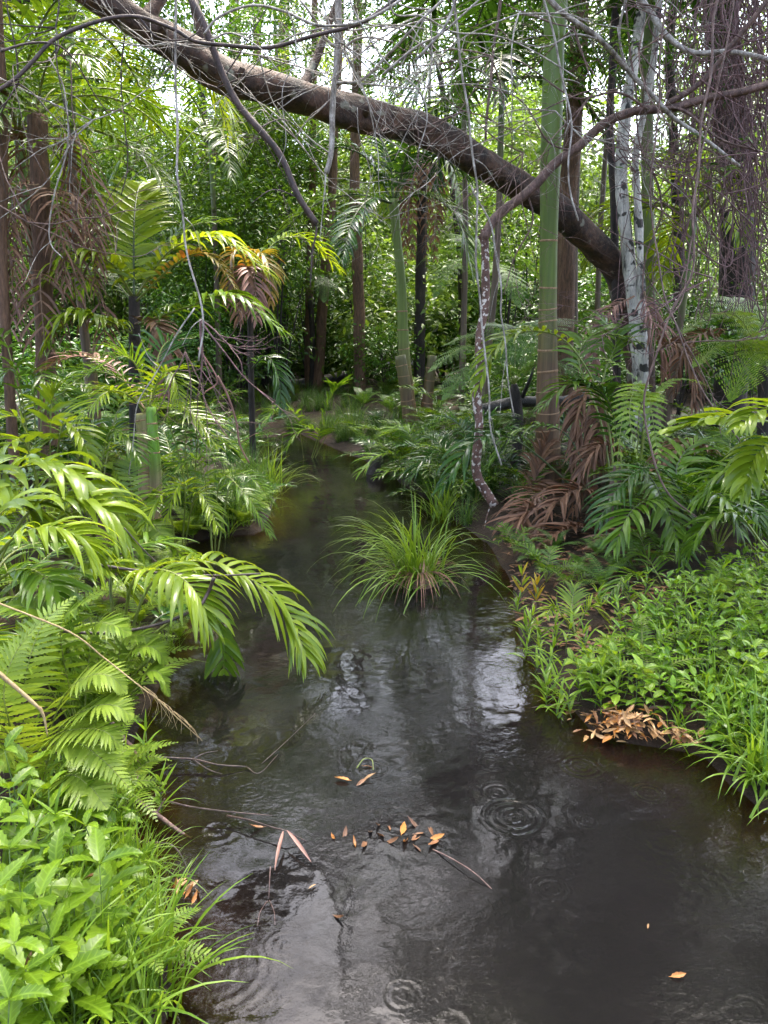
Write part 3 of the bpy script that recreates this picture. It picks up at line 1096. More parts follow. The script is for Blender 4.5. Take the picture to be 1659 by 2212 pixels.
for i, (nm, lab, pts, (ra, rb), bark) in enumerate(TRUNKS):
    P = pw(*pts)
    B = on_ground(P[0].x, P[0].y)
    P[0] = Vector((P[0].x, P[0].y, B.z - .15))
    top = P[-1] + Vector((random.uniform(-.4, .4), random.uniform(-.4, .4), random.uniform(1, 3)))
    P.append(top)
    lab = lab.replace(' left of ', ' not far from ').replace('the left shrubs', 'the dense shrubs')
    root = thing(nm, lab, 'tree', B)
    C = spline(P, 36)
    mb = MB()
    tube(mb, C, [ra + (rb - ra) * j / 35 for j in range(36)], 10, .16)
    put('trunk', mb.mesh('trunk', M[bark], B), root)
    me, cc = crowns[i % 6]
    s = random.uniform(.8, 1.15) * (.6 if nm == 'slender_tree' else 1)
    ctr = top + Vector((0, 0, 1.0))
    for j in range(4):
        a = j * 1.6 + i
        q = ctr + Vector((math.cos(a) * 1.3, math.sin(a) * 1.3, random.uniform(-.2, .8))) * s
        mb = MB()
        tube(mb, spline([C[30], C[30].lerp(q, .5) + Vector((0, 0, .2)), q], 8), [rb * .6 * (1 - .8 * k / 7) for k in range(8)], 6, .2)
        put('limb', mb.mesh('limb', M[bark], B), root)
    put('crown', me, root, Matrix.Translation(ctr - B) @ Matrix.Rotation(i * 1.1, 4, 'Z') @ Matrix.Scale(s, 4))

# ------------------------------------------------------------------ palms further back
PALMS = [  # crown pixel, distance, fronds, length, material, label
    (150, 60, 10.5, 10, 2.9, 'palm_bright', 'backlit yellow-green palm crown high above the young palm'),
    (40, 300, 9.5, 9, 2.2, 'palm', 'palm crown of drooping fronds above the dead-frond thicket'),
    (455, 300, 17, 9, 3.0, 'palm_far', 'palm with long combed fronds behind the dark diagonal branch'),
    (590, -40, 23, 10, 3.6, 'palm_far', 'high palm crown just over the leaning trunk'),
    (1085, 175, 13.5, 12, 2.5, 'palm_dark', 'dark palm crown with hanging leaflets next to the tall green palm'),
    (760, 330, 21, 9, 2.6, 'palm_dark', 'dark palm crown above the reddish trunk'),
    (1330, 60, 17, 9, 2.6, 'palm_far', 'palm crown seen between the white trunk and brown trunk'),
    (1610, 260, 15, 9, 2.6, 'palm_far', 'palm crown behind the red vine curtain'),
    (1500, 470, 11.5, 8, 1.9, 'palm_bright', 'young pale palm with upright combed fronds behind the vines'),
    (320, 200, 23, 9, 3.2, 'palm_bright', 'distant bright palm crown near the gap of sky'),
    (660, 120, 28, 9, 3.2, 'palm_bright', 'distant palm crown above the leaning trunk'),
    (1000, 110, 16, 11, 2.7, 'palm_dark', 'dark drooping palm crown over the middle of the leaning trunk'),
    (1262, 60, 15.5, 10, 2.4, 'palm_dark', 'dark palm crown behind the tall palm top'),
    (500, 120, 20, 10, 3.0, 'palm_far', 'palm crown behind the bend of the leaning trunk'),
    (930, 90, 26, 10, 3.0, 'palm_far', 'distant palm crown beneath pale twigs'),
]
for i, (px, py, d, n, L, mat, lab) in enumerate(PALMS):
    top = W(px, py, d)
    B = on_ground(top.x + random.uniform(-.3, .3), top.y + random.uniform(-.2, .2))
    root = thing('feather_palm', lab, 'palm', B)
    P = [B - Vector((0, 0, .1)), B.lerp(top, .5) + Vector((random.uniform(-.12, .12), 0, 0)), top]
    mb = MB()
    tube(mb, spline(P, 20), [.066 - .018 * k / 19 for k in range(20)], 9, .12)
    put('trunk', mb.mesh('trunk', MT(top.z - B.z - .8, low=(.12, .08, .05), high=(.10, .16, .03)), B), root)
    crown_fronds(root, B, top, n, L, mat, 90 + i, (0, 72), (1.3, 2.2), .62, .045, False, 32, rach='rachis')

# ------------------------------------------------------------------ shrubs
SHR = []
for k in range(7):
    SHR.append(leaf_cloud('foliage', (1, 1, .8), 70, 26, .17, .115, .052, M['shrub' if k % 3 else 'shrub_pale'], 200 + k, shell=.3))
SHM = [leaf_cloud('foliage', (1, 1, .9), 110, 26, .17, .085, .04, M['shrub_mid'], 250 + k, shell=.3) for k in range(3)]
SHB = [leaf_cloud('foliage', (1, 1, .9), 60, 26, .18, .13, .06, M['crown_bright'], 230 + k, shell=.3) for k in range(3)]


def shrub(x, y, s, me, cc, lab, grp, h=None, name='shrub'):
    B = on_ground(x, y)
    root = thing(name, lab, 'shrub', B, grp)
    zc = (h if h is not None else .8 * s)
    mb = MB()
    for j in range(5):
        q = Vector(cc[(j * 7) % len(cc)]) * s * .8 + Vector((0, 0, zc))
        tube(mb, spline([Vector((random.uniform(-.05, .05), random.uniform(-.05, .05), -.05)), q * .5 + Vector((0, 0, .05)), q], 6), [.018 * s, .015 * s, .012 * s, .009 * s, .006 * s, .003 * s], 5)
    put('stems', mb.mesh('stems', M['bark_dark']), root)
    put('foliage', me, root, Matrix.Translation((0, 0, zc)) @ Matrix.Rotation(random.uniform(0, 6.28), 4, 'Z') @ Matrix.Scale(s, 4))
    return root


rs = random.Random(5)
n_ = 0
spots = []
while n_ < 95:
    y = rs.uniform(13.5, 31)
    x = rs.uniform(-.62, .62) * y
    if signed_dist(x, y) < .9:
        continue
    if -.17 * y < x < 0.14 * y and y < 21.8:
        continue
    if any((x - a) ** 2 + (y - b) ** 2 < .9 for a, b in spots):
        continue
    spots.append((x, y))
    s = rs.uniform(.7, 1.25) * (1 + (y - 14) * .02)
    k = rs.randrange(7)
    pale = k % 3 == 0
    shrub(x, y, s, *SHR[k], 'pale grey-green leafy shrub in the forest understorey' if pale else 'dark glossy leafy shrub in the forest understorey',
          'pale understorey shrubs' if pale else 'dark understorey shrubs', h=rs.uniform(.6, 1.3) * s)
    n_ += 1
# shrubs set by eye: behind the end of the creek
for px, py, d, s, k, lab in ((620, 730, 23.5, 1.3, 0, 'pale small-leaved shrub behind the black fallen log'), (560, 690, 24, 1.5, 1, 'dark shrub mound beyond the fallen log'),
                             (720, 690, 23.5, 1.3, 2, 'dense dark shrub at the foot of the reddish trunk'), (800, 640, 24, 1.5, 4, 'glossy shrub between reddish trunk and slim palm'),
                             (830, 760, 18.5, .9, 5, 'low dark shrub hugging the slim palm'), (1010, 720, 22, 1.4, 1, 'dark shrub behind the tree fern'),
                             (1100, 640, 22, 1.7, 2, 'glossy shrub between black palm and tall palm'), (1290, 680, 18, 1.2, 4, 'dark shrub behind the white twin trunk'),
                             (480, 640, 20, 1.2, 3, 'pale shrub near the arching dark frond'), (400, 700, 16, .9, 5, 'dark shrub behind the tangle of dead twigs'),
                             (1480, 700, 12.5, .8, 1, 'dark shrub under the red vines'), (1640, 740, 11, .9, 2, 'dark shrub behind the bright fern sprays')):
    p = W(px, py, d)
    shrub(p.x, p.y, s, *SHR[k], lab, None, h=max(.3, p.z - gz(p.x, p.y)))
# brighter saplings with light behind the mid trunks
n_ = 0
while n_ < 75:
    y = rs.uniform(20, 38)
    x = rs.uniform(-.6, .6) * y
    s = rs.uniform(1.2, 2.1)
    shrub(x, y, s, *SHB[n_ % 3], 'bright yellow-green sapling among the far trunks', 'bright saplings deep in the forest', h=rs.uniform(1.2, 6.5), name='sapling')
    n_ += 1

n_ = 0
while n_ < 60:
    y = rs.uniform(17, 27)
    x = rs.uniform(-.58, .58) * y
    s = rs.uniform(1.0, 1.6)
    if signed_dist(x, y) < 1.2 or (abs(x / y) < .125 and y < 25.5):
        continue
    shrub(x, y, s, *SHM[n_ % 3], 'mid-green leafy sapling behind the creek', 'mid-green saplings behind the creek', h=rs.uniform(.8, 4.2), name='leafy_sapling')
    n_ += 1

n_ = 0
while n_ < 16:
    y = rs.uniform(19, 25)
    x = rs.uniform(-.34, -.06) * y
    shrub(x, y, rs.uniform(1.3, 1.8), *SHM[n_ % 3], 'tall slender sapling before the distant reddish trunks', 'tall saplings before the distant trunks', h=rs.uniform(4.2, 7.5), name='tall_sapling')
    n_ += 1

for n_ in range(30):      # the understorey goes on to both sides of the view
    y = rs.uniform(9, 30)
    x = rs.choice((-1, 1)) * (.62 * y + rs.uniform(1.0, 7.0))
    shrub(x, y, rs.uniform(1.2, 1.9), *SHR[n_ % 7], 'dark glossy leafy shrub in the forest understorey', 'dark understorey shrubs', h=rs.uniform(.8, 2.0))

# ------------------------------------------------------------------ far trees and the canopy overhead
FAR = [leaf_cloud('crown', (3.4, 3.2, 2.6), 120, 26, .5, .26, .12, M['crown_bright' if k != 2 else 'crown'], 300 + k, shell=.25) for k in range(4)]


def far_tree(x, y, zc, s, k, lab, grp, ra=.16, name='forest_tree', n_crown=2):
    B = on_ground(x, y)
    root = thing(name, lab, 'tree', B, grp)
    top = Vector((random.uniform(-.6, .6), random.uniform(-.4, .4), zc - B.z))
    P = spline([Vector((0, 0, -.2)), top * .5 + Vector((random.uniform(-.3, .3), 0, 0)), top], 16)
    mb = MB()
    tube(mb, P, [ra * (1 - .5 * j / 15) for j in range(16)], 8, .15)
    put('trunk', mb.mesh('trunk', M['bark_brown' if k % 2 else 'bark_dark']), root)
    for j in range(n_crown):
        me, cc = FAR[(k + j) % 4]
        o = Vector((random.uniform(-1.6, 1.6), random.uniform(-1.2, 1.2), random.uniform(-2.2, 1.2))) * (s if j else 0)
        q = top + o
        mb = MB()
        tube(mb, spline([P[11], P[11].lerp(q, .6), q], 6), [ra * .4, ra * .3, ra * .25, ra * .2, ra * .12, ra * .05], 6)
        put('limb', mb.mesh('limb', M['bark_dark']), root)
        put('crown', me, root, Matrix.Translation(q) @ Matrix.Rotation(random.uniform(0, 6.28), 4, 'Z') @ Matrix.Scale(s * random.uniform(.8, 1.1), 4))
    return root


n_ = 0
while n_ < 42:
    y = rs.uniform(30, 56)
    x = rs.uniform(-.66, .66) * y
    if n_ % 3 and abs(x / y + .24) < .05:      # the thin spot where sky shows
        continue
    far_tree(x, y, gz(x, y) + rs.uniform(2.5, 13), rs.uniform(.75, 1.25), rs.randrange(4), 'tall far forest tree closing off the view', 'far forest trees')
    n_ += 1
# trees beside the creek, crowns mostly above the picture, added for shade and reflections
CAN = [leaf_cloud('crown', (2.1, 2.0, 1.1), 52, 56, .24, .18, .08, M['crown'], 330 + k, shell=.2) for k in range(3)]
CANL = [leaf_cloud('crown', (2.1, 2.0, 1.3), 70, 46, .26, .12, .055, M['shrub'], 340 + k, shell=.2) for k in range(2)]
CANOPY = [
    ((-6.8, 9.5), 8.0, [(-5.2, 10.2, 8.6, 1.0), (-6.6, 8.0, 8.9, .9), (-5.6, 13.2, 9.6, 1.0), (-7.2, 11.5, 9.8, 1.0), (*W(430, 0, 13), .75), (*W(250, 40, 12.5), .6)]),
    ((7.2, 10.0), 8.2, [(4.6, 10.8, 8.8, 1.0), (2.2, 10.6, 9.2, 1.0), (6.8, 8.6, 9.0, .9), (7.2, 11.6, 9.9, 1.0), (*W(1090, 20, 13.5), .75), (*W(1290, 30, 12.8), .7)]),
    ((9.0, 15.5), 9.5, [(6.6, 15.0, 10.6, 1.0), (8.8, 13.5, 10.4, 1.0), (*W(880, 0, 17), .9), (*W(1460, 20, 14), .7)]),
    ((-9.2, 15.5), 9.5, [(-6.8, 15.2, 10.4, 1.0), (-8.8, 13.2, 10.4, 1.0), (*W(640, -10, 17), .9)]),
    ((-12.5, 23.0), 11, [(-9.0, 21.5, 12.4, 1.2), (-12.0, 20.0, 12.0, 1.1)]),
    ((12.5, 22.5), 11, [(9.2, 21.5, 12.4, 1.2), (12.0, 19.5, 12.0, 1.1)]),
    ((-5.6, 6.2), 8.6, [(-4.2, 6.4, 9.4, .7), (-1.4, 7.0, 10.4, .85)]),
    ((6.2, 5.8), 8.8, [(4.0, 6.6, 9.8, .95), (2.0, 7.6, 10.6, .9), (5.4, 4.6, 9.4, .9), (3.4, 9.4, 10.6, .9), (1.0, 5.4, 11.4, .75)]),
    ((-9.5, 3.0), 7.5, [(-8.2, 3.6, 8.6, 1.1), (-7.4, 5.6, 8.8, 1.0), (-10.4, 2.0, 8.6, 1.0)]),
    ((10.0, 4.0), 8.0, [(8.6, 4.4, 8.8, 1.1), (7.6, 6.4, 9.0, 1.0), (11.0, 3.0, 8.8, 1.0)]),
]
for i, ((x, y), zt, cl) in enumerate(CANOPY):
    B = on_ground(x, y)
    root = thing('added_canopy_tree', 'added canopy tree spreading its crown to shade the creek', 'tree', B, 'canopy trees over the creek')
    P = spline([B - Vector((0, 0, .2)), Vector((x * 1.02, y, zt * .5)), Vector((x * .95, y + .2, zt))], 20)
    mb = MB()
    tube(mb, P, [.2 - .09 * k / 19 for k in range(20)], 10, .15)
    put('trunk', mb.mesh('trunk', M['bark_dark' if i % 2 else 'bark_brown'], B), root)
    for j, (cx, cy_, cz, s) in enumerate(cl):
        c = Vector((cx, cy_, cz))
        s0 = P[random.randint(13, 19)]
        mb = MB()
        tube(mb, spline([s0, s0.lerp(c, .5) + Vector((random.uniform(-.3, .3), random.uniform(-.3, .3), .2)), c], 12), [.075 * (1 - .8 * k / 11) for k in range(12)], 7, .2)
        put('limb', mb.mesh('limb', M['bark_dark'], B), root)
        put('crown', (CAN[(i + j) % 3] if cz > 8.5 else CANL[j % 2])[0], root, Matrix.Translation(c - B) @ Matrix.Rotation(random.uniform(0, 6.28), 4, 'Z') @ Matrix.Scale(s * random.uniform(.9, 1.15), 4))

# ------------------------------------------------------------------ undergrowth on the far banks
PROT_G = []
for k in range(3):
    PROT_G.append(build_tuft('sedge_tuft', 'arching dark sedge tuft on the far creek bank', 'grass tuft', 'sedge tufts on the far banks', (0, 0, 0), 70, .75, .012, 'grass_dark', .07, (45, 88), (1.2, 2.6), each=False, segs=5))
PROT_F = []
for k in range(3):
    root = thing('ground_fern', 'low green fern on the shaded far bank', 'fern', (0, 0, 0), 'ground ferns on the far banks')
    for j in range(7):
        add_fern(root, (0, 0, 0), arch((0, 0, 0), j * .9 + k, R(random.uniform(35, 75)), random.uniform(.5, .8), 1.5), 18, .13, .03, 'fern_far', segs=4)
    PROT_F.append(root)
PROT_P = []
for k in range(4):
    root = thing('palm_seedling', 'small dark palm seedling on the forest floor', 'palm seedling', (0, 0, 0), 'palm seedlings on the forest floor')
    for j in range(6):
        add_frond(root, (0, 0, 0), arch((0, 0, .0), j * 1.05 + k * .4, R(random.uniform(35, 80)), random.uniform(.7, 1.2), random.uniform(1.0, 1.7)), 16, .34, .03, 'palm' if k % 2 else 'palm_dark', 'rachis', .008, each=False, segs=4, start=.3)
    PROT_P.append(root)
used = set()


def place(proto, x, y, s, rz=None, dz=0.0):
    o = proto if proto.name not in used else copy_tree(proto)
    used.add(proto.name)
    o.location = (x, y, gz(x, y) + dz)
    o.rotation_euler = (random.uniform(-.08, .08), random.uniform(-.08, .08), random.uniform(0, 6.28) if rz is None else rz)
    o.scale = (s, s, s)
    return o




def hides_ringed(x, y):
    return (3.6 < y < 7.0 and abs(x / y + .302) < .06) or False


cnt = 0
while cnt < 40:          # the spit and the shore beyond the creek tuft
    px, py = rs.uniform(800, 1070), rs.uniform(960, 1120)
    g_ = G(px, py)
    if signed_dist(g_.x, g_.y) < .02:
        continue
    place(rs.choice(PROT_P + PROT_G + PROT_F), g_.x, g_.y, rs.uniform(.5, .85))
    cnt += 1
cnt = 0
while cnt < 40:          # low sedge in front of the log
    y = rs.uniform(14, 20.2)
    x = rs.uniform(-.2, -.03) * y
    if signed_dist(x, y) < .05:
        continue
    place(rs.choice(PROT_G), x, y, rs.uniform(.4, .62))
    cnt += 1
cnt = 0
while cnt < 90:          # along the waterline
    y = rs.uniform(7.5, 18)
    x = rs.uniform(-.45, .3) * y
    sd = float(signed_dist(x, y))
    if sd < .03 or sd > .9 or hides_ringed(x, y):
        continue
    far_ = y > 12.5 and -.2 < x / y < -.03
    place(rs.choice(PROT_G if (cnt % 5 or far_) else PROT_P), x, y, rs.uniform(.4, .6) if far_ else rs.uniform(.5, .95))
    cnt += 1
cnt = 0
while cnt < 170:
    y = rs.uniform(8.5, 22)
    x = rs.uniform(-.6, .6) * y
    sd = float(signed_dist(x, y))
    if sd < .12 or sd > 6:
        continue
    r_ = rs.random()
    pr = PROT_G if (r_ < .42 and sd < 2.5) else (PROT_F if r_ < .68 else PROT_P)
    far_ = y > 12.5 and -.2 < x / y < -.03
    if far_ and y > 19.5:
        continue
    place(rs.choice(PROT_G if far_ else pr), x, y, rs.uniform(.4, .6) if far_ else rs.uniform(.7, 1.25))
    cnt += 1

# ------------------------------------------------------------------ left bank


def top_at(px, py, h):
    """point on the sight line that is h above the ground"""
    r = ray(px, py)
    t = .6
    while t < 40:
        p = EYE + r * t
        if p.z - max(gz(p.x, p.y), 0) <= h:
            return p
        t += .02
    return EYE + r * 5


def gbase(px, py, d):
    p = W(px, py, d)
    return on_ground(p.x, p.y, -.02)


# ringed twin stems
P5 = pw((322, 1165, 6.9), (323, 1060, 6.9), (320, 960, 6.9), (311, 893, 6.9))
B5 = on_ground(P5[0].x, P5[0].y)
P5[0].z = B5.z - .1
rp = frond_palm('ringed_palm', 'stout pale brown ringed palm stem with green twin at the water', B5, [
    ([(312, 895, 6.9), (265, 822, 6.9), (190, 808, 6.8), (105, 878, 6.7)], dict(mat='palm')),
    ([(318, 890, 6.9), (300, 800, 6.9), (262, 770, 6.8), (205, 800, 6.7)], dict(mat='palm')),
    ([(322, 885, 6.9), (345, 815, 6.8), (372, 808, 6.7), (392, 870, 6.6)], dict(mat='palm_bright', L=.36)),
    ([(330, 885, 6.9), (390, 880, 6.8), (430, 910, 6.7), (465, 960, 6.6)], dict(mat='palm_bright', L=.36)),
    ([(318, 890, 6.9), (270, 850, 6.5), (225, 850, 6.2), (180, 900, 6.0)], dict(mat='palm_bright', L=.36)),
    ([(322, 890, 6.9), (335, 800, 7.2), (360, 740, 7.4), (420, 730, 7.6)], dict(mat='palm_dark')),
    ([(318, 890, 6.9), (240, 790, 7.2), (160, 770, 7.3), (90, 800, 7.4)], dict(mat='dead_pink', rach='rachis_dead', L=.3)),
], trunk=(P5, [.105, .10, .09, .082], MT(W(318, 905, 6.9).z - B5.z, low=(.30, .20, .115), high=(.2, .19, .06), soft=.25), [.18, .33, .47, .62, .78, .93]),
    n=22, L=.42, w=.022, r0=.009, each=True, segs=4, droop=.9, start=.12)
C = spline(pw((338, 1090, 6.8), (335, 1000, 6.8), (330, 940, 6.8), (326, 880, 6.85)), 20)
ringed_trunk(rp, B5, C, [.055, .052, .047, .045], MT(W(335, 990, 6.8).z - B5.z, low=(.3, .22, .12), high=(.13, .27, .02), soft=.15), [.45, .62, .8], 16)

# young palm with a tall upright leaf
B6 = gbase(292, 1000, 9.0)
frond_palm('young_palm', 'young palm holding one tall upright bright leaf above arching fronds', B6, [
    ([(290, 640, 8.8), (289, 550, 8.95), (291, 460, 9.3), (300, 405, 9.7), (312, 395, 10.1)], dict(L=.62, mat='palm_lime_lit', droop=.5, n=46, ang=(70, 30), w=.05, vee=.05, rach='rachis_dark')),
    ([(288, 640, 9.0), (235, 565, 8.8), (160, 560, 8.6), (82, 625, 8.5)], dict(mat='palm_lime_lit', L=.62, droop=2.2, w=.05)),
    ([(295, 640, 9.0), (370, 540, 8.9), (470, 515, 8.8), (580, 590, 8.7)], dict(mat='palm_lime_lit', L=.62, droop=2.0, w=.045)),
    ([(295, 640, 9.0), (345, 550, 9.3), (410, 490, 9.5), (480, 480, 9.7)], dict(mat='palm')),
    ([(285, 640, 9.0), (215, 530, 9.4), (140, 465, 9.6), (50, 480, 9.8)], dict(mat='palm')),
    ([(285, 720, 8.9), (225, 690, 8.6), (160, 685, 8.4), (105, 745, 8.3)], dict(mat='palm_bright', w=.06, L=.6, droop=2.2)),
    ([(300, 700, 8.8), (400, 665, 8.5), (500, 640, 8.3), (607, 715, 8.2)], dict(mat='palm', w=.05, L=.6, droop=2.0)),
    ([(295, 650, 8.9), (380, 570, 8.7), (450, 552, 8.6), (522, 640, 8.5)], dict(mat='palm_yellow', L=.26)),
    ([(285, 650, 9), (240, 600, 9.4), (200, 590, 9.7), (170, 640, 9.9)], dict(mat='palm')),
    ([(292, 700, 8.9), (330, 690, 8.7), (350, 740, 8.6), (358, 850, 8.6)], dict(mat='dead', rach='rachis_dead', L=.35)),
], trunk=([B6 - Vector((0, 0, .1))] + pw((293, 850, 9), (290, 640, 9)), [.085, .075, .06], M['bark_dark'], []),
    n=26, L=.5, w=.038, r0=.013, each=True, segs=5, droop=1.0, start=.1, rach='rachis')

# shaggy palm draped in dead leaves
B7 = gbase(100, 960, 8.7)
sp_ = thing('shaggy_palm', 'shaggy palm trunk draped with brown dead fronds', 'palm', B7)
mb = MB()
tube(mb, spline([B7 - Vector((0, 0, .1))] + pw((96, 700, 8.7), (88, 440, 8.7), (80, 250, 8.8)), 24), [.12, .12, .11, .11] + [.10] * 20, 10, .3)
put('trunk', mb.mesh('trunk', M['bark_brown'], B7), sp_)
for i in range(16):
    a = i * 2.4
    tp = W(92 + random.uniform(-25, 25), random.uniform(230, 620), 8.7) + Vector((math.cos(a) * .12, math.sin(a) * .12, 0))
    ln = random.uniform(.9, 1.6)
    add_frond(sp_, B7, [tp, tp + Vector((math.cos(a) * .35, math.sin(a) * .3, -.15)), tp + Vector((math.cos(a) * .45, math.sin(a) * .35, -ln))], 16, .5, .022,
              'dead' if i % 4 else 'dead_pink', 'rachis_dead', .012, each=False, droop=2.2, start=.15, name='dead_frond', segs=4)
crown_fronds(sp_, B7, W(80, 250, 8.8), 8, 2.0, 'palm', 77, (10, 70), (1.4, 2.2), .5, .035, False, 30, .014, rach='rachis')

# yellow dying frond leaning by the creek bend
B8 = gbase(545, 960, 10.5)
frond_palm('dying_palm', 'stunted palm with yellow and tan collapsing fronds', B8, [
    ([(540, 600, 10.5), (560, 548, 10.4), (580, 575, 10.3), (585, 650, 10.2)], dict(mat='palm_yellow')),
    ([(538, 600, 10.5), (520, 545, 10.4), (500, 560, 10.3), (492, 640, 10.2)], dict(mat='palm_yellow')),
    ([(540, 605, 10.5), (545, 580, 10.2), (552, 620, 10.1), (556, 690, 10.0)], dict(mat='dead_pink', rach='rachis_dead')),
    ([(538, 605, 10.5), (528, 580, 10.2), (520, 620, 10.1), (516, 690, 10.0)], dict(mat='dead', rach='rachis_dead')),
    ([(540, 600, 10.5), (600, 520, 10.8), (670, 520, 11), (730, 580, 11.2)], dict(mat='palm_bright', L=.5)),
    ([(540, 800, 10.5), (575, 770, 10.3), (600, 810, 10.2), (608, 880, 10.1)], dict(mat='palm_dark', L=.4, rach='rachis_dark')),
], trunk=([B8 - Vector((0, 0, .1))] + pw((542, 800, 10.5), (540, 600, 10.5)), [.045, .04, .04], M['bark_dark'], []),
    n=20, L=.38, w=.035, r0=.012, each=True, segs=5, droop=1.6, start=.1, rach='rachis')

# creekside fan of big glossy leaves
B9 = gbase(270, 1425, 4.05)
frond_palm('creekside_palm', 'low glossy palm arching a long combed frond over the water', B9, [
    ([(268, 1420, 4.05), (322, 1268, 4.1), (414, 1212, 4.2), (538, 1250, 4.25), (622, 1325, 4.2), (656, 1408, 4.1)], dict(n=34, L=.46, start=.3, w=.034, droop=1.6)),
    ([(262, 1420, 4.0), (285, 1262, 3.9), (350, 1232, 3.8), (415, 1270, 3.7), (452, 1350, 3.65)], dict(n=26, L=.38, droop=1.9)),
    ([(255, 1420, 3.9), (168, 1290, 3.95), (195, 1232, 4.0), (248, 1232, 4.1), (285, 1290, 4.15)], dict(n=22, L=.36)),
    ([(270, 1420, 4.1), (400, 1322, 4.15), (455, 1328, 4.2), (478, 1380, 4.2), (484, 1462, 4.2)], dict(n=16, L=.26, mat='palm', start=.4)),
    ([(262, 1420, 4.05), (240, 1250, 4.3), (300, 1180, 4.6), (370, 1180, 4.8), (420, 1230, 5.0)], dict(n=22, L=.3, mat='palm')),
    ([(275, 1420, 4.1), (350, 1330, 4.3), (430, 1330, 4.5), (505, 1400, 4.6)], dict(n=20, L=.26, mat='palm_dark', start=.3, rach='rachis_dark')),
], n=22, L=.36, w=.034, r0=.009, each=True, segs=6, droop=1.15, start=.3, mat='palm_bright', rach='rachis')

BA = gbase(-60, 1330, 3.6)
frond_palm('broadleaf_palm', 'lush palm with broad shiny light green leaflets above the ferns', BA, [
    ([(-70, 1330, 3.6), (10, 1180, 3.5), (100, 1140, 3.5), (170, 1162, 3.5), (206, 1220, 3.5)], dict(n=24, L=.33, w=.03, mat='palm_lime_lit', droop=1.9)),
    ([(-60, 1300, 4.2), (-10, 1060, 4.3), (80, 1004, 4.4), (185, 1040, 4.4), (262, 1140, 4.4)], dict(n=18, L=.46, w=.062, droop=1.8)),
    ([(-60, 1330, 4.0), (55, 1115, 4.1), (150, 1078, 4.2), (235, 1110, 4.2), (268, 1210, 4.2)], dict(n=18, L=.44, w=.05, droop=1.8)),
    ([(-60, 1330, 3.8), (-40, 1180, 3.9), (10, 1100, 4.0), (50, 1090, 4.1), (90, 1150, 4.1)], dict(n=16, L=.4, w=.055)),
    ([(-60, 1330, 3.6), (0, 1250, 3.5), (60, 1230, 3.5), (110, 1260, 3.4), (140, 1330, 3.4)], dict(n=20, L=.3, w=.03, mat='palm')),
    ([(-60, 1330, 3.8), (20, 1200, 4.4), (120, 1170, 4.8), (210, 1190, 5.0), (290, 1260, 5.0)], dict(n=22, L=.36, w=.035, mat='palm')),
    ([(-60, 1330, 3.8), (-90, 1150, 4.0), (-60, 1050, 4.2), (-10, 1010, 4.3)], dict(n=16, L=.36, w=.05)),
], r0=.009, each=True, segs=6, droop=1.25, start=.25, mat='palm_bright', rach='rachis')

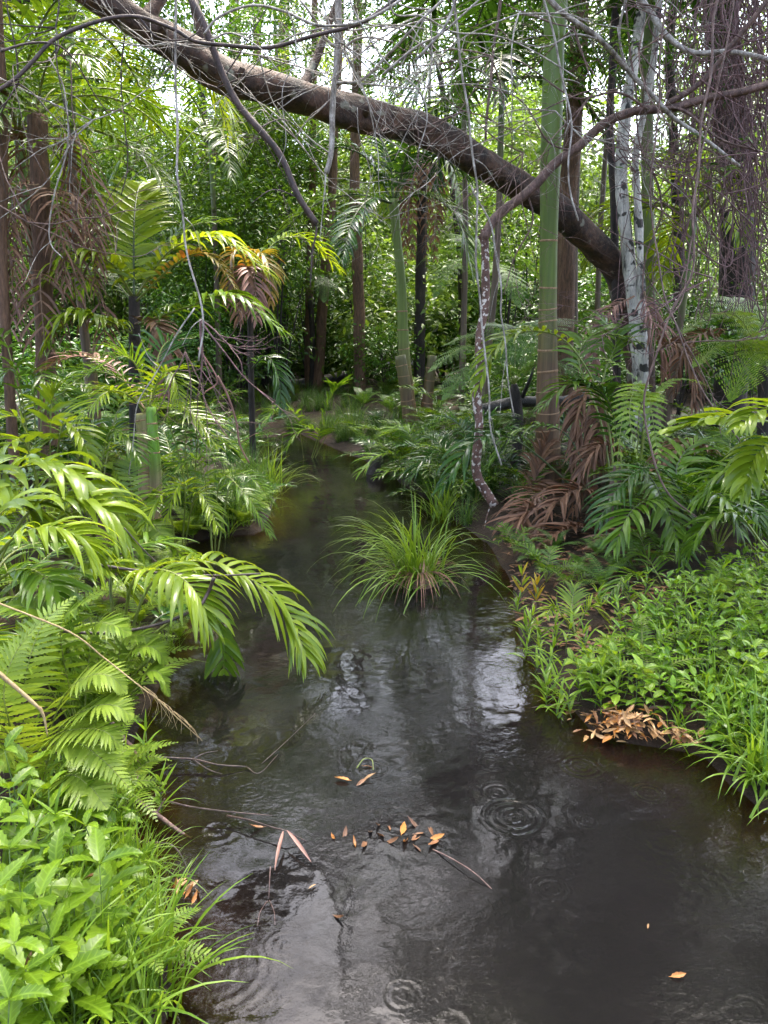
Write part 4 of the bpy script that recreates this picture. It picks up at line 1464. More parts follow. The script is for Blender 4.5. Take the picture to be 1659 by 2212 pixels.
# smaller palms round the ringed stems, each by hand
SMALL = [
    ('seedling with a split leaf beside the shaggy palm foot', (90, 1030, 6.4), [[(90, 1020, 6.4), (55, 930, 6.3), (0, 905, 6.2), (-60, 950, 6.1)], [(90, 1020, 6.4), (110, 900, 6.4), (118, 850, 6.4)],
      [(92, 1020, 6.4), (130, 935, 6.3), (165, 930, 6.2), (198, 992, 6.1)], [(90, 1020, 6.4), (60, 970, 6.0), (20, 960, 5.8), (-30, 1010, 5.7)]], 'palm_bright', .3, .045, 10),
    ('pale drooping seedling at the foot of the ringed stem', (385, 1150, 6.4), [[(385, 1140, 6.4), (400, 1062, 6.3), (380, 1058, 6.2), (362, 1110, 6.1)], [(385, 1140, 6.4), (420, 1075, 6.3), (450, 1090, 6.2), (470, 1140, 6.1)],
      [(388, 1140, 6.4), (360, 1080, 6.2), (335, 1090, 6.1), (310, 1140, 6.0)]], 'palm_bright', .24, .02, 18),
    ('combed seedling dipping its leaves into the creek', (455, 1110, 6.6), [[(455, 1110, 6.6), (475, 1040, 6.5), (530, 1068, 6.3), (580, 1150, 6.2)], [(455, 1110, 6.6), (500, 1040, 6.8), (550, 1040, 6.8), (590, 1090, 6.8)],
      [(455, 1110, 6.6), (440, 1020, 6.6), (400, 1000, 6.5), (360, 1040, 6.4)], [(455, 1110, 6.6), (450, 1000, 6.9), (480, 960, 7.1), (520, 990, 7.2)]], 'palm', .28, .02, 22),
    ('seedling under the tangle of dead twigs', (410, 1020, 7.6), [[(410, 1020, 7.6), (400, 930, 7.6), (440, 890, 7.5), (490, 920, 7.4)], [(410, 1020, 7.6), (370, 930, 7.5), (330, 930, 7.4), (290, 980, 7.3)],
      [(410, 1020, 7.6), (430, 940, 7.3), (470, 940, 7.2), (500, 990, 7.1)]], 'palm_dark', .3, .025, 20),
    ('bright seedling in front of the shaggy palm', (190, 1040, 6.6), [[(190, 1040, 6.6), (230, 950, 6.5), (270, 940, 6.4), (300, 990, 6.3)], [(190, 1040, 6.6), (160, 960, 6.5), (110, 950, 6.4), (60, 1000, 6.3)],
      [(190, 1040, 6.6), (200, 900, 6.7), (180, 850, 6.8), (130, 850, 6.9)], [(190, 1040, 6.6), (250, 900, 7), (300, 870, 7.2), (350, 900, 7.3)]], 'palm', .32, .026, 20),
    ('yellow-tipped seedling on the low bank near the shaggy palm', (60, 900, 7.8), [[(60, 900, 7.8), (40, 820, 7.7), (10, 810, 7.6), (-20, 870, 7.5)], [(60, 900, 7.8), (75, 820, 7.7), (95, 820, 7.6), (110, 880, 7.5)],
      [(60, 900, 7.8), (20, 760, 7.9), (-30, 740, 8), (-80, 790, 8)], [(60, 900, 7.8), (100, 780, 8), (140, 770, 8), (170, 830, 8)]], 'palm', .34, .035, 14),
    ('fresh feathery palm leaf beside the far end of the creek', (660, 975, 12.0), [[(670, 970, 12), (700, 900, 12), (720, 850, 12), (728, 835, 11.9)], [(670, 970, 12), (640, 900, 11.9), (600, 890, 11.8), (570, 920, 11.7)],
      [(670, 970, 12), (690, 940, 11.8), (650, 930, 11.6), (620, 970, 11.5)], [(670, 970, 12), (720, 920, 12), (760, 930, 12), (790, 975, 12)]], 'palm', .5, .035, 22),
]
for lab, bp, frs, mat, L, w, n in SMALL:
    B = gbase(*bp)
    root = thing('palm_seedling', lab, 'palm seedling', B)
    for f in frs:
        pts = pw(*f)
        pts[0] = B.copy()
        add_frond(root, B, pts, n, L, w, mat, 'rachis', .006, (66, 26), 1.0, 0, 4, True, .25)

# ferns
FERNS = [
    ('fern', 'pale yellow-green fern with upright saw-edged leaf on the near bank', (60, 1660, 2.85), 'fern_yellow', .17, .021,
     [[(60, 1640, 2.85), (50, 1540, 2.85), (60, 1440, 2.9), (95, 1345, 3.0), (160, 1290, 3.1)], [(60, 1640, 2.85), (130, 1520, 2.8), (190, 1462, 2.8), (240, 1462, 2.8), (272, 1495, 2.8)],
      [(60, 1640, 2.85), (130, 1575, 2.75), (200, 1528, 2.7), (250, 1525, 2.7), (285, 1548, 2.7)], [(60, 1640, 2.85), (10, 1540, 2.8), (-30, 1450, 2.8), (-60, 1400, 2.8)], [(60, 1640, 2.85), (20, 1560, 2.7), (10, 1480, 2.7), (40, 1400, 2.75), (100, 1330, 2.8)],
      [(60, 1640, 2.85), (110, 1600, 2.7), (170, 1575, 2.65), (225, 1580, 2.6), (262, 1612, 2.6)], [(60, 1640, 2.85), (20, 1590, 2.65), (-20, 1560, 2.6), (-60, 1570, 2.55)]]),
    ('fern', 'yellowish fern dipping its tip over the serrated herbs', (70, 1720, 2.65), 'fern_yellow', .15, .020,
     [[(75, 1700, 2.65), (110, 1622, 2.6), (165, 1605, 2.6), (220, 1640, 2.55), (280, 1702, 2.5)], [(75, 1700, 2.65), (140, 1680, 2.55), (190, 1695, 2.5), (230, 1745, 2.45)],
      [(75, 1700, 2.65), (40, 1640, 2.6), (0, 1630, 2.55), (-50, 1660, 2.5)]]),
    ('fern', 'fresh green fern overhanging the dark water under the palm', (240, 1490, 3.5), 'fern', .16, .021,
     [[(240, 1480, 3.5), (275, 1425, 3.5), (312, 1397, 3.5), (340, 1405, 3.5), (358, 1432, 3.5)], [(240, 1480, 3.5), (260, 1400, 3.6), (300, 1372, 3.6), (352, 1392, 3.6)],
      [(240, 1480, 3.5), (300, 1468, 3.4), (342, 1452, 3.4), (366, 1502, 3.4)], [(240, 1480, 3.5), (200, 1400, 3.5), (150, 1380, 3.5), (110, 1410, 3.4)]]),
    ('fern', 'light green fern spreading leaves below the arching frond', (160, 1440, 3.3), 'fern', .17, .021,
     [[(160, 1440, 3.3), (130, 1370, 3.2), (170, 1310, 3.2), (228, 1278, 3.2)], [(160, 1440, 3.3), (90, 1400, 3.2), (40, 1390, 3.1), (-10, 1420, 3.0)], [(160, 1440, 3.3), (200, 1370, 3.4), (240, 1350, 3.4), (280, 1370, 3.4)],
      [(160, 1440, 3.3), (100, 1350, 3.3), (50, 1310, 3.3), (0, 1310, 3.3)], [(160, 1440, 3.3), (80, 1450, 3.0), (20, 1460, 2.95), (-40, 1500, 2.9)]]),
    ('fern', 'small feathery fern at the foot of the ringed palm', (310, 1190, 6.3), 'fern', .17, .03,
     [[(310, 1190, 6.3), (320, 1130, 6.2), (345, 1150, 6.1), (362, 1185, 6.0)], [(310, 1190, 6.3), (330, 1080, 6.3), (345, 1050, 6.3)], [(310, 1190, 6.3), (290, 1100, 6.2), (260, 1100, 6.1), (235, 1140, 6.0)],
      [(310, 1190, 6.3), (260, 1060, 6.4), (240, 1010, 6.4), (210, 1010, 6.4)], [(310, 1190, 6.3), (280, 1020, 6.5), (300, 980, 6.6)]]),
]
for nm, lab, bp, mat, L, w, frs in FERNS:
    B = gbase(*bp)
    root = thing(nm, lab, 'fern', B)
    for f in frs:
        pts = pw(*f)
        pts[0] = B.copy()
        add_fern(root, B, pts, 30, L, w, mat, .003, .35, True, .14, 14, serr=.22)

# serrated-leaf herbs
HL = [serrated_leaf('leaf', M['herb'], .1, .054, 13, d, .13, f) for d, f in ((.5, .25), (.9, .3), (.2, .2), (1.2, .25))]
HERBS = [(215, 1868, .36), (82, 1945, .36), (60, 1985, .3), (20, 1835, .4), (185, 1785, .34), (105, 1705, .36), (55, 2095, .34), (135, 2105, .26), (20, 1705, .4), (75, 1790, .3), (150, 1830, .26), (240, 1815, .2),
         (30, 2040, .4), (160, 1960, .24), (200, 2000, .2), (110, 2030, .28), (230, 1940, .16), (-20, 1930, .4), (120, 1880, .3), (40, 1890, .28), (170, 1730, .26), (230, 1745, .16), (60, 1650, .36), (-10, 1780, .4), (250, 1900, .14),
         (90, 2150, .3), (20, 2160, .38), (180, 2070, .2), (265, 1840, .15), (10, 1620, .42)]
for i, (px, py, h) in enumerate(HERBS):
    tp = top_at(px, py, h)
    B = on_ground(tp.x + random.uniform(-.04, .04), tp.y + random.uniform(-.04, .04), -.01)
    big = i in (0, 1, 7)
    build_herb('serrated_herb', 'soft green herb whose broad wet leaf whorl overhangs the water' if i == 0 else 'soft green herb with toothed wet leaves on the near bank', 'herb',
               None if i == 0 else 'toothed-leaf herbs on the near bank', [B, B.lerp(tp, .5) + Vector((random.uniform(-.03, .03), random.uniform(-.03, .03), 0)), tp], B, 4, HL, (1.35, 1.75) if big else (.85, 1.45), .0035, 2)

# a second kind: broad pale-veined leaves low between the toothed herbs
BL = [serrated_leaf('leaf', M['herb_small'], .085, .06, 9, d, .04, .2) for d in (.4, .9)]
for i, (px, py, h) in enumerate(((40, 1960, .22), (140, 2000, .2), (100, 1830, .2), (200, 1920, .14), (60, 2130, .2), (170, 1860, .18), (10, 1760, .28), (220, 1980, .14), (90, 2060, .2), (250, 1780, .16))):
    tp = top_at(px, py, h)
    B = on_ground(tp.x, tp.y, -.01)
    build_herb('broad_leaf_herb', 'low herb with broad roundish leaves between the toothed herbs', 'herb', 'broad-leaved low herbs on the near bank', [B, B.lerp(tp, .5), tp], B, 3, BL, (.7, 1.3), .003, 2)
# dead leaves caught among the herbs
DL = [serrated_leaf('leaf', M['litter'], .08, .035, 6, d, 0, .6) for d in (.8, -.4)]
for i, (px, py, h) in enumerate(((40, 2060, .26), (130, 1990, .2), (215, 2040, .1), (90, 1760, .24), (180, 1900, .16), (50, 2110, .22))):
    tp = top_at(px, py, h)
    o = put('dead_leaf', DL[i % 2], None, Matrix.Translation(tp) @ Euler((random.uniform(-.6, .6), random.uniform(-.5, .5), random.uniform(0, 6.28))).to_matrix().to_4x4() @ Matrix.Scale(random.uniform(.7, 1.1), 4))
    tag(o, 'curled brown dead leaf caught among the near bank herbs', 'leaf', 'dead leaves caught in the herbs')

# narrow-leaved plants
NL = []
for d in (.3, .8, 1.3):
    mb = MB()
    strip(mb, Vector((0, 0, 0)), Vector((1, 0, .5)), Z, .14, .016, d, 6, prof_lance, .3)
    NL.append(mb.mesh('leaf', M['grass_bright']))
NARROW = [(315, 1580, .26, 'near bank'), (345, 1690, .14, 'near bank'), (250, 1700, .26, 'near bank'), (120, 1760, .34, 'near bank'), (200, 1690, .3, 'near bank'), (60, 1750, .4, 'near bank')]
for px, py, h, wh in NARROW:
    tp = top_at(px, py, h)
    B = on_ground(tp.x, tp.y, -.01)
    build_herb('willow_leaved_herb', 'narrow-leaved upright herb at the water edge of the near bank', 'herb', 'narrow-leaved herbs on the near bank', [B, B.lerp(tp, .5), tp], B, 5, NL, (.7, 1.1), .003, 3, (.2, 1.0))

# grasses of the near bank
GR = [(230, 2190, 36, .42, -.3), (300, 2120, 26, .40, -.2), (120, 2200, 30, .44, 0), (60, 2210, 30, .42, .3), (200, 2080, 18, .36, 0), (330, 2200, 20, .34, -.4), (20, 2130, 20, .4, .2), (160, 1900, 14, .34, 0), (270, 1990, 16, .3, -.1), (90, 1830, 14, .36, 0),
      (250, 1660, 14, .3, .2), (40, 1700, 16, .4, 0), (120, 1960, 9, .36, 0), (60, 2060, 10, .4, .3), (200, 1840, 9, .3, -.2), (20, 1920, 9, .4, .2), (260, 1930, 10, .28, -.3), (150, 2130, 12, .36, 0), (100, 1730, 8, .34, 0)]
for i, (px, py, n, L, az) in enumerate(GR):
    g = ground_hit(px, py)
    if g.z < .02:
        g = on_ground(g.x - .12, g.y)
    build_tuft('grass_tuft', 'tuft of broad light green grass blades on the near bank', 'grass tuft', 'grass tufts on the near bank', g, n, L, .014, 'grass_bright', .06, (35, 85), (1.0, 2.2), True, 7,
               az_c=None if i % 3 == 2 else az, az_w=1.5)
# small clover-like creeper by the water
RL = [serrated_leaf('leaf', M['shrub_pale'], .045, .034, 6, .4, 0, .15)]
for px, py in ((262, 2010), (290, 2040), (275, 1985), (300, 2010)):
    tp = top_at(px, py, .1)
    B = on_ground(tp.x - .03, tp.y, -.01)
    build_herb('round_leaf_creeper', 'small dull round-leaved creeper at the water edge', 'herb', 'round-leaved creepers near the grass', [B, B.lerp(tp, .5), tp], B, 5, RL, (.7, 1.1), .002, 2)

# filling plants behind: further back on the same bank and out of the picture
lab_f, grp_f = 'mixed green fern in the thicket of the palm bank', 'ferns filling the palm bank'
PROT_L = []
for k in range(3):
    root = thing('thicket_fern', lab_f, 'fern', (0, 0, 0), grp_f)
    for j in range(7):
        add_fern(root, (0, 0, 0), arch((0, 0, 0), j * .9 + k, R(random.uniform(40, 80)), random.uniform(.45, .7), 1.5), 20, .12, .026, 'fern', segs=8)
    PROT_L.append(root)
PROT_LG = [build_tuft('grass_clump', 'green grass clump filling the palm bank', 'grass tuft', 'grass clumps filling the palm bank', (0, 0, 0), 46, .5, .013, 'grass', .07, (40, 88), (1.0, 2.3), each=False) for k in range(2)]
PROT_LP = []
for k in range(3):
    root = thing('thicket_palm', 'young palm filling the palm bank', 'palm seedling', (0, 0, 0), 'young palms filling the palm bank')
    for j in range(6):
        add_frond(root, (0, 0, 0), arch((0, 0, 0), j * 1.05 + k, R(random.uniform(45, 82)), random.uniform(.7, 1.1), random.uniform(1.2, 1.9)), 18, .32, .028, 'palm' if k else 'palm_bright', 'rachis', .007, each=False, segs=5, start=.3)
    PROT_LP.append(root)
cnt = 0
while cnt < 95:
    y = rs.uniform(.9, 9.5)
    x = rs.uniform(-.75 * y - 1.0, -.1)
    sd = float(signed_dist(x, y))
    if sd < .08 or x > 0:
        continue
    r_ = rs.random()
    if y < 2.6 and r_ > .45:
        pr, s = PROT_LG, rs.uniform(.5, .8)
    elif r_ < .4:
        pr, s = PROT_L, rs.uniform(.6, 1.0) * (.7 if y < 3 else 1)
    elif r_ < .7:
        pr, s = PROT_LG, rs.uniform(.7, 1.1)
    elif y > 3.4:
        pr, s = PROT_LP, rs.uniform(.7, 1.1)
    else:
        continue
    if hides_ringed(x, y):
        pr, s = PROT_L, rs.uniform(.3, .42)
    place(rs.choice(pr), x, y, s)
    cnt += 1

# plants hanging over the water's edge of this bank
cnt = 0
while cnt < 70:
    y = rs.uniform(1.6, 9.0)
    x = rs.uniform(-.5 * y - .6, -.02 * y)
    sd = float(signed_dist(x, y))
    if sd < .0 or sd > .3 or x > 0:
        continue
    pr = PROT_LG if (rs.random() < .55 or y < 2.7) else PROT_L
    place(rs.choice(pr), x, y, rs.uniform(.3, .42) if hides_ringed(x, y) else rs.uniform(.35, .6) if y < 3.5 else rs.uniform(.5, .85))
    cnt += 1

# low ferns on the bare bank face under the arching frond
for i, (px, py, sc_) in enumerate(((250, 1370, .45), (300, 1330, .5), (340, 1290, .5), (280, 1290, .5), (330, 1380, .4), (370, 1250, .45), (220, 1330, .5), (385, 1330, .35), (300, 1250, .5), (360, 1180, .4), (420, 1165, .4), (470, 1160, .4), (520, 1150, .4), (400, 1195, .35))):
    g_ = G(px, py, .15)
    if signed_dist(g_.x, g_.y) < .02:
        g_ = G(px - 40, py, .15)
    place(PROT_L[i % 3] if i % 4 else PROT_LG[i % 2], g_.x, g_.y, sc_)

# ------------------------------------------------------------------ grass islands in the creek
g = on_ground(*G(905, 1262)[:2])
tuft0 = build_tuft('lomandra_tuft', 'big arching grass tuft standing in the creek', 'grass tuft', None, Vector((g.x, g.y, .02)), 120, .80, .014, 'grass', .07, (30, 86), (1.5, 3.0), True, 8)
for k in range(60):      # the clump leans over to one side
    az, e = R(205) + random.uniform(-.8, .8), R(random.uniform(25, 75))
    mb = MB()
    strip(mb, Vector((random.gauss(-.03, .08), random.gauss(-.02, .08), 0)), Vector((math.cos(az) * math.cos(e), math.sin(az) * math.cos(e), math.sin(e))), Vector((-math.cos(az) * .4, -math.sin(az) * .4, 1)),
          random.uniform(.6, 1.0), .014, random.uniform(1.6, 3.0), 8, prof_grass, .35, twist=random.uniform(-.6, .6))
    put('blade', mb.mesh('blade', M['grass']), tuft0)
mb = MB()
tube(mb, [Vector((0, 0, -.45)), Vector((0, 0, -.1)), Vector((0, 0, .05)), Vector((.01, 0, .14))], [.16, .15, .12, .05], 10, .4)
put('root_crown', mb.mesh('root_crown', M['rachis_dead']), tuft0)
for k in range(60):
    a = random.uniform(0, 6.28)
    mb = MB()
    p = Vector((math.cos(a) * .08, math.sin(a) * .08, .1))
    strip(mb, p, Vector((math.cos(a), math.sin(a), .3)), Z, random.uniform(.25, .6), .010, 2.6, 6, prof_grass, .3)
    put('dead_blade', mb.mesh('dead_blade', M['dead']), tuft0)
for px, py, n, L, lab in ((955, 1120, 90, .75, 'smaller grass tuft behind the big creek tuft'), (585, 1060, 80, .8, 'wispy sedge tuft trailing long blades over the creek bend'), (1010, 1090, 60, .6, 'grass tuft by the foot of the hanging liana'),
                          (560, 900, 60, .6, 'dark sedge tuft at the head of the creek'), (770, 960, 70, .8, 'sedge tuft on the spit at the far creek end'), (640, 880, 60, .5, 'sedge tuft in front of the black log'), (650, 928, 50, .45, 'short sedge tuft on the mud at the creek end'), (705, 948, 50, .5, 'short sedge tuft beside the feathery palm leaf'), (600, 925, 50, .45, 'short sedge tuft at the inner creek corner')):
    g = G(px, py)
    build_tuft('sedge', lab, 'grass tuft', None, on_ground(g.x, g.y, 0) if gz(g.x, g.y) > 0 else Vector((g.x, g.y, -.05)), n, L, .011, 'grass', .06, (40, 88), (1.2, 2.6), True, 6)

# ------------------------------------------------------------------ right bank: palms and ferns
BC = gbase(1290, 1130, 7.6)
frond_palm('dark_frond_palm', 'palm with a dark frond hanging in front of the tall palm', BC, [
    ([BC, (1180, 1000, 7.4), (1100, 945, 7.2), (1030, 950, 7.0), (960, 1050, 6.8)], dict(n=28, L=.42, w=.045, start=.45)),
    ([BC, (1240, 960, 7.8), (1180, 920, 8.0), (1110, 940, 8.1), (1060, 1000, 8.1)], dict(n=26, L=.4, mat='palm')),
    ([BC, (1330, 960, 7.4), (1310, 860, 7.2), (1240, 820, 7.0)], dict(n=24, L=.4)),
], n=24, L=.42, w=.04, r0=.011, each=True, segs=5, droop=1.5, start=.35, mat='palm_dark', rach='rachis_dark')

BD = gbase(1330, 1150, 7.2)
frond_palm('bright_frond_palm', 'palm with one glossy bright frond arching across the tall palm stem', BD, [
    ([BD, (1310, 900, 7.4), (1235, 750, 7.4), (1150, 715, 7.3), (1075, 748, 7.2), (1035, 830, 7.1)], dict(n=30, L=.40, w=.045, start=.4, mat='palm_bright')),
    ([BD, (1300, 920, 7.6), (1250, 780, 7.8), (1290, 720, 8), (1370, 740, 8.1)], dict(n=26, L=.4)),
    ([BD, (1340, 980, 7.4), (1290, 850, 7.3), (1230, 830, 7.1), (1170, 880, 7.0)], dict(n=26, L=.36)),
    ([BD, (1300, 850, 7.9), (1330, 740, 8.2), (1300, 690, 8.4)], dict(n=26, L=.4)),
], n=24, L=.42, w=.036, r0=.011, each=True, segs=5, droop=1.3, start=.35, mat='palm', rach='rachis')

BE = gbase(1480, 1240, 6.0)
frond_palm('drooping_palm', 'low palm pointing a dark combed frond down at the creeper patch', BE, [
    ([BE, (1380, 1010, 6.0), (1410, 1040, 5.8), (1445, 1110, 5.6), (1475, 1215, 5.4)], dict(n=30, L=.36, w=.035, start=.42, mat='palm')),
    ([BE, (1460, 1050, 5.9), (1400, 1010, 5.8), (1340, 1050, 5.7), (1290, 1130, 5.6)], dict(n=26, L=.38, mat='palm_dark')),
    ([BE, (1540, 1060, 6.0), (1580, 1020, 6.0), (1620, 1060, 5.9), (1640, 1140, 5.8)], dict(n=26, L=.38, mat='palm')),
    ([BE, (1500, 1100, 6.2), (1460, 1020, 6.4), (1500, 960, 6.6), (1560, 970, 6.7)], dict(n=26, L=.4, mat='palm')),
    ([BE, (1430, 1090, 5.8), (1400, 1080, 5.6), (1360, 1110, 5.4), (1330, 1180, 5.3)], dict(n=24, L=.34, mat='palm')),
    ([BE, (1500, 1130, 5.8), (1530, 1070, 5.6), (1570, 1080, 5.4), (1600, 1150, 5.3)], dict(n=24, L=.36, mat='palm')),
], n=24, L=.38, w=.032, r0=.01, each=True, segs=6, droop=1.1, start=.35, mat='palm', rach='rachis_dark')

BF = gbase(1720, 1300, 5.0)
frond_palm('bank_palm', 'bright wide-leaflet palm reaching over the dark bank edge', BF, [
    ([BF, (1700, 960, 4.9), (1620, 905, 4.8), (1550, 905, 4.7), (1460, 930, 4.6)], dict(n=20, L=.27, w=.055, start=.4, droop=.8, prof=prof_cut, ang=(60, 15))),
    ([BF, (1730, 1050, 4.8), (1690, 960, 4.7), (1640, 980, 4.6), (1605, 1060, 4.5)], dict(n=20, L=.30, w=.05, droop=1.8)),
    ([BF, (1740, 1000, 4.7), (1720, 900, 4.5), (1660, 880, 4.4), (1600, 920, 4.3)], dict(n=20, L=.30, w=.05, droop=1.6)),
    ([BF, (1690, 1130, 5.0), (1640, 1030, 5.0), (1570, 1020, 5.0), (1510, 1080, 5.0)], dict(n=22, L=.34, mat='palm')),
    ([BF, (1650, 1180, 5.2), (1590, 1110, 5.2), (1530, 1130, 5.2), (1490, 1190, 5.2)], dict(n=22, L=.30, mat='palm')),
], n=22, L=.32, w=.04, r0=.01, each=True, segs=6, droop=1.3, start=.4, mat='palm_bright', rach='rachis')

# ferns hanging by the dead skirt
FERN_R = [
    ('hanging_fern', 'yellow-green fern trailing three long leaves below the dead frond', (1370, 1120, 6.9), 'fern', .26, .034, False,
     [[(1372, 1110, 6.9), (1380, 900, 6.8), (1372, 830, 6.6), (1345, 900, 6.4), (1330, 1040, 6.3)], [(1372, 1110, 6.9), (1392, 900, 6.8), (1400, 850, 6.5), (1412, 920, 6.3), (1425, 1010, 6.2)],
      [(1372, 1110, 6.9), (1390, 920, 6.8), (1370, 850, 6.5), (1360, 900, 6.2), (1378, 1000, 6.1)], [(1372, 1110, 6.9), (1390, 930, 7.0), (1380, 830, 7.1), (1320, 780, 7.2), (1270, 770, 7.3)],
      [(1372, 1110, 6.9), (1400, 900, 6.9), (1440, 830, 6.9), (1490, 820, 6.9), (1540, 840, 6.9)]]),
    ('tree_fern', 'lacy tree fern spreading flat leaves beside the hanging spotted liana', (1110, 1010, 9.8), 'fern_far', .5, .045, True,
     [[(1110, 830, 9.8), (1060, 760, 9.8), (1000, 750, 9.6), (930, 800, 9.4)], [(1110, 830, 9.8), (1080, 730, 9.9), (1030, 720, 9.9), (960, 745, 9.8)], [(1110, 830, 9.8), (1070, 790, 9.6), (1010, 800, 9.4), (960, 860, 9.2)],
      [(1110, 830, 9.8), (1110, 730, 10), (1070, 700, 10.2), (1010, 700, 10.4)], [(1110, 830, 9.8), (1160, 750, 9.8), (1220, 740, 9.7), (1280, 790, 9.6)], [(1110, 830, 9.8), (1170, 780, 9.6), (1230, 800, 9.4), (1270, 850, 9.3)],
      [(1110, 830, 9.8), (1150, 720, 10.2), (1200, 690, 10.4), (1260, 700, 10.6)]]),
    ('tree_fern', 'lacy bright tree fern below the red vine curtain', (1640, 980, 8.4), 'fern', .42, .042, True,
     [[(1650, 790, 8.4), (1600, 690, 8.4), (1540, 680, 8.3), (1470, 720, 8.2)], [(1650, 790, 8.4), (1620, 700, 8.6), (1590, 650, 8.8), (1540, 640, 9)], [(1650, 790, 8.4), (1610, 740, 8.2), (1560, 740, 8.0), (1500, 790, 7.9)],
      [(1650, 790, 8.4), (1680, 690, 8.4), (1730, 670, 8.3), (1790, 700, 8.2)], [(1650, 790, 8.4), (1640, 760, 8.0), (1610, 790, 7.8), (1580, 860, 7.7)], [(1650, 790, 8.4), (1690, 740, 8.1), (1720, 780, 7.9)]]),
    ('tree_fern', 'grey-green tree fern deep between slim palm and tall palm', (1040, 800, 17), 'fern_far', .6, .06, True,
     [[(1040, 620, 17), (990, 550, 17), (930, 550, 17), (880, 600, 17)], [(1040, 620, 17), (1080, 555, 17), (1130, 560, 17), (1170, 610, 17)], [(1040, 620, 17), (1010, 560, 16.5), (970, 580, 16), (940, 640, 15.7)],
      [(1040, 620, 17), (1060, 570, 16.5), (1100, 600, 16), (1120, 660, 15.7)], [(1040, 620, 17), (1030, 540, 17.3), (1000, 510, 17.6), (950, 510, 18)]]),
    ('tree_fern', 'small grey-green tree fern in front of the crooked reddish trunk', (670, 760, 20), 'fern_far', .5, .055, True,
     [[(670, 640, 20), (650, 600, 20), (620, 610, 20), (600, 650, 20)], [(670, 640, 20), (690, 590, 20), (720, 600, 20), (740, 640, 20)], [(670, 640, 20), (660, 590, 19.5), (640, 600, 19.2), (630, 640, 19)], [(670, 640, 20), (680, 590, 19.6), (700, 610, 19.3), (700, 650, 19)]]),
]
for nm, lab, bp, mat, L, w, bip, frs in FERN_R:
    B = gbase(*bp)
    root = thing(nm, lab, 'fern', B)
    if bip:
        top = W(*frs[0][0])
        mb = MB()
        tube(mb, spline([B - Vector((0, 0, .1)), B.lerp(top, .5) + Vector((.05, 0, 0)), top], 12), [.07] * 11 + [.04], 9, .3)
        put('trunk', mb.mesh('trunk', M['bark_dark'], B), root)
    for f in frs:
        pts = pw(*f)
        if not bip:
            pts[0] = B.copy()
        add_fern(root, B, pts, 26 if not bip else 18, L if bip else .16, w, mat, .006, .5, not bip, .3 if not bip else .12, 10, bip=bip)

# dead fronds and litter heap round the tall palm's foot
DEADS = [
    ('dead_frond', 'brown dead palm frond slumped at the water by the tall palm', [(1250, 1080, 7.9), (1190, 1060, 7.6), (1130, 1090, 7.3), (1080, 1180, 7.0)], 'dead', .45, 1.4),
    ('dead_frond', 'twisted brown dead frond folded over the mud edge', [(1215, 1090, 7.6), (1160, 1095, 7.2), (1130, 1130, 7.0), (1190, 1200, 6.6)], 'dead', .4, .8),
    ('dead_frond', 'purplish dead frond lying flat beside the creepers', [(1330, 1170, 6.9), (1270, 1140, 6.8), (1210, 1150, 6.6), (1170, 1190, 6.4)], 'dead', .34, .7),
    ('dead_frond', 'dead frond leaning upright against the tall palm foot', [(1140, 1130, 8.0), (1150, 1070, 8.1), (1165, 1010, 8.3), (1180, 950, 8.4)], 'dead', .4, 1.8),
    ('dead_frond', 'pinkish brown dead frond hanging under the white twin trunk', [(1392, 630, 9.4), (1402, 670, 9.3), (1418, 720, 9.2), (1432, 800, 9.2)], 'dead_pink', .55, 2.4),
    ('dead_frond', 'long tan dead frond drooping from the white trunk foot', [(1370, 640, 9.5), (1320, 670, 9.3), (1290, 730, 9.1), (1275, 820, 9.0)], 'dead_pink', .4, 2.0),
    ('dead_frond', 'brown dead frond behind the trailing fern', [(1420, 760, 8.8), (1450, 740, 8.6), (1490, 790, 8.4), (1500, 880, 8.3)], 'dead', .45, 2.0),
    ('dead_frond', 'withered frond hanging between fern and tall palm', [(1300, 830, 8.2), (1270, 840, 8.0), (1250, 900, 7.9), (1240, 1000, 7.8)], 'dead', .4, 2.2),
    ('dead_frond', 'withered frond curtain beside the tall palm stem', [(1330, 880, 8.0), (1300, 880, 7.8), (1290, 940, 7.7), (1285, 1060, 7.6)], 'dead', .35, 2.4),
    ('dead_frond', 'dead frond sprawled over the dark bank near the low palm', [(1560, 1000, 7.6), (1500, 960, 7.4), (1440, 990, 7.2), (1400, 1080, 7.0)], 'dead', .4, 1.6),
    ('dead_frond', 'torn brown frond piled against the tall palm foot', [(1300, 1110, 7.4), (1260, 1060, 7.2), (1210, 1080, 7.0), (1160, 1150, 6.8)], 'dead', .4, 1.2),
    ('dead_frond', 'dark brown frond slumped behind the fruit strands', [(1340, 1000, 7.7), (1310, 960, 7.5), (1270, 1000, 7.4), (1240, 1100, 7.3)], 'dead', .4, 2.0),
    ('dead_frond', 'old brown frond lying along the shaded mud', [(1420, 1180, 6.6), (1370, 1150, 6.5), (1310, 1170, 6.4), (1260, 1215, 6.2)], 'dead', .3, .9),
    ('dead_frond', 'greyish dead frond drooping beneath the vine-clad tree', [(1560, 740, 10), (1520, 720, 9.8), (1480, 760, 9.6), (1455, 840, 9.5)], 'dead', .5, 2.0),
]
for nm, lab, pts, mat, L, dr in DEADS:
    P = pw(*pts)
    root = thing(nm, lab, 'dead frond', P[0])
    add_frond(root, P[0], P, 26, L, .03, mat, 'rachis_dead', .012, (50, 18), dr, 0, 5, True, .1, name='rachis', jit=.3, fold=.7)
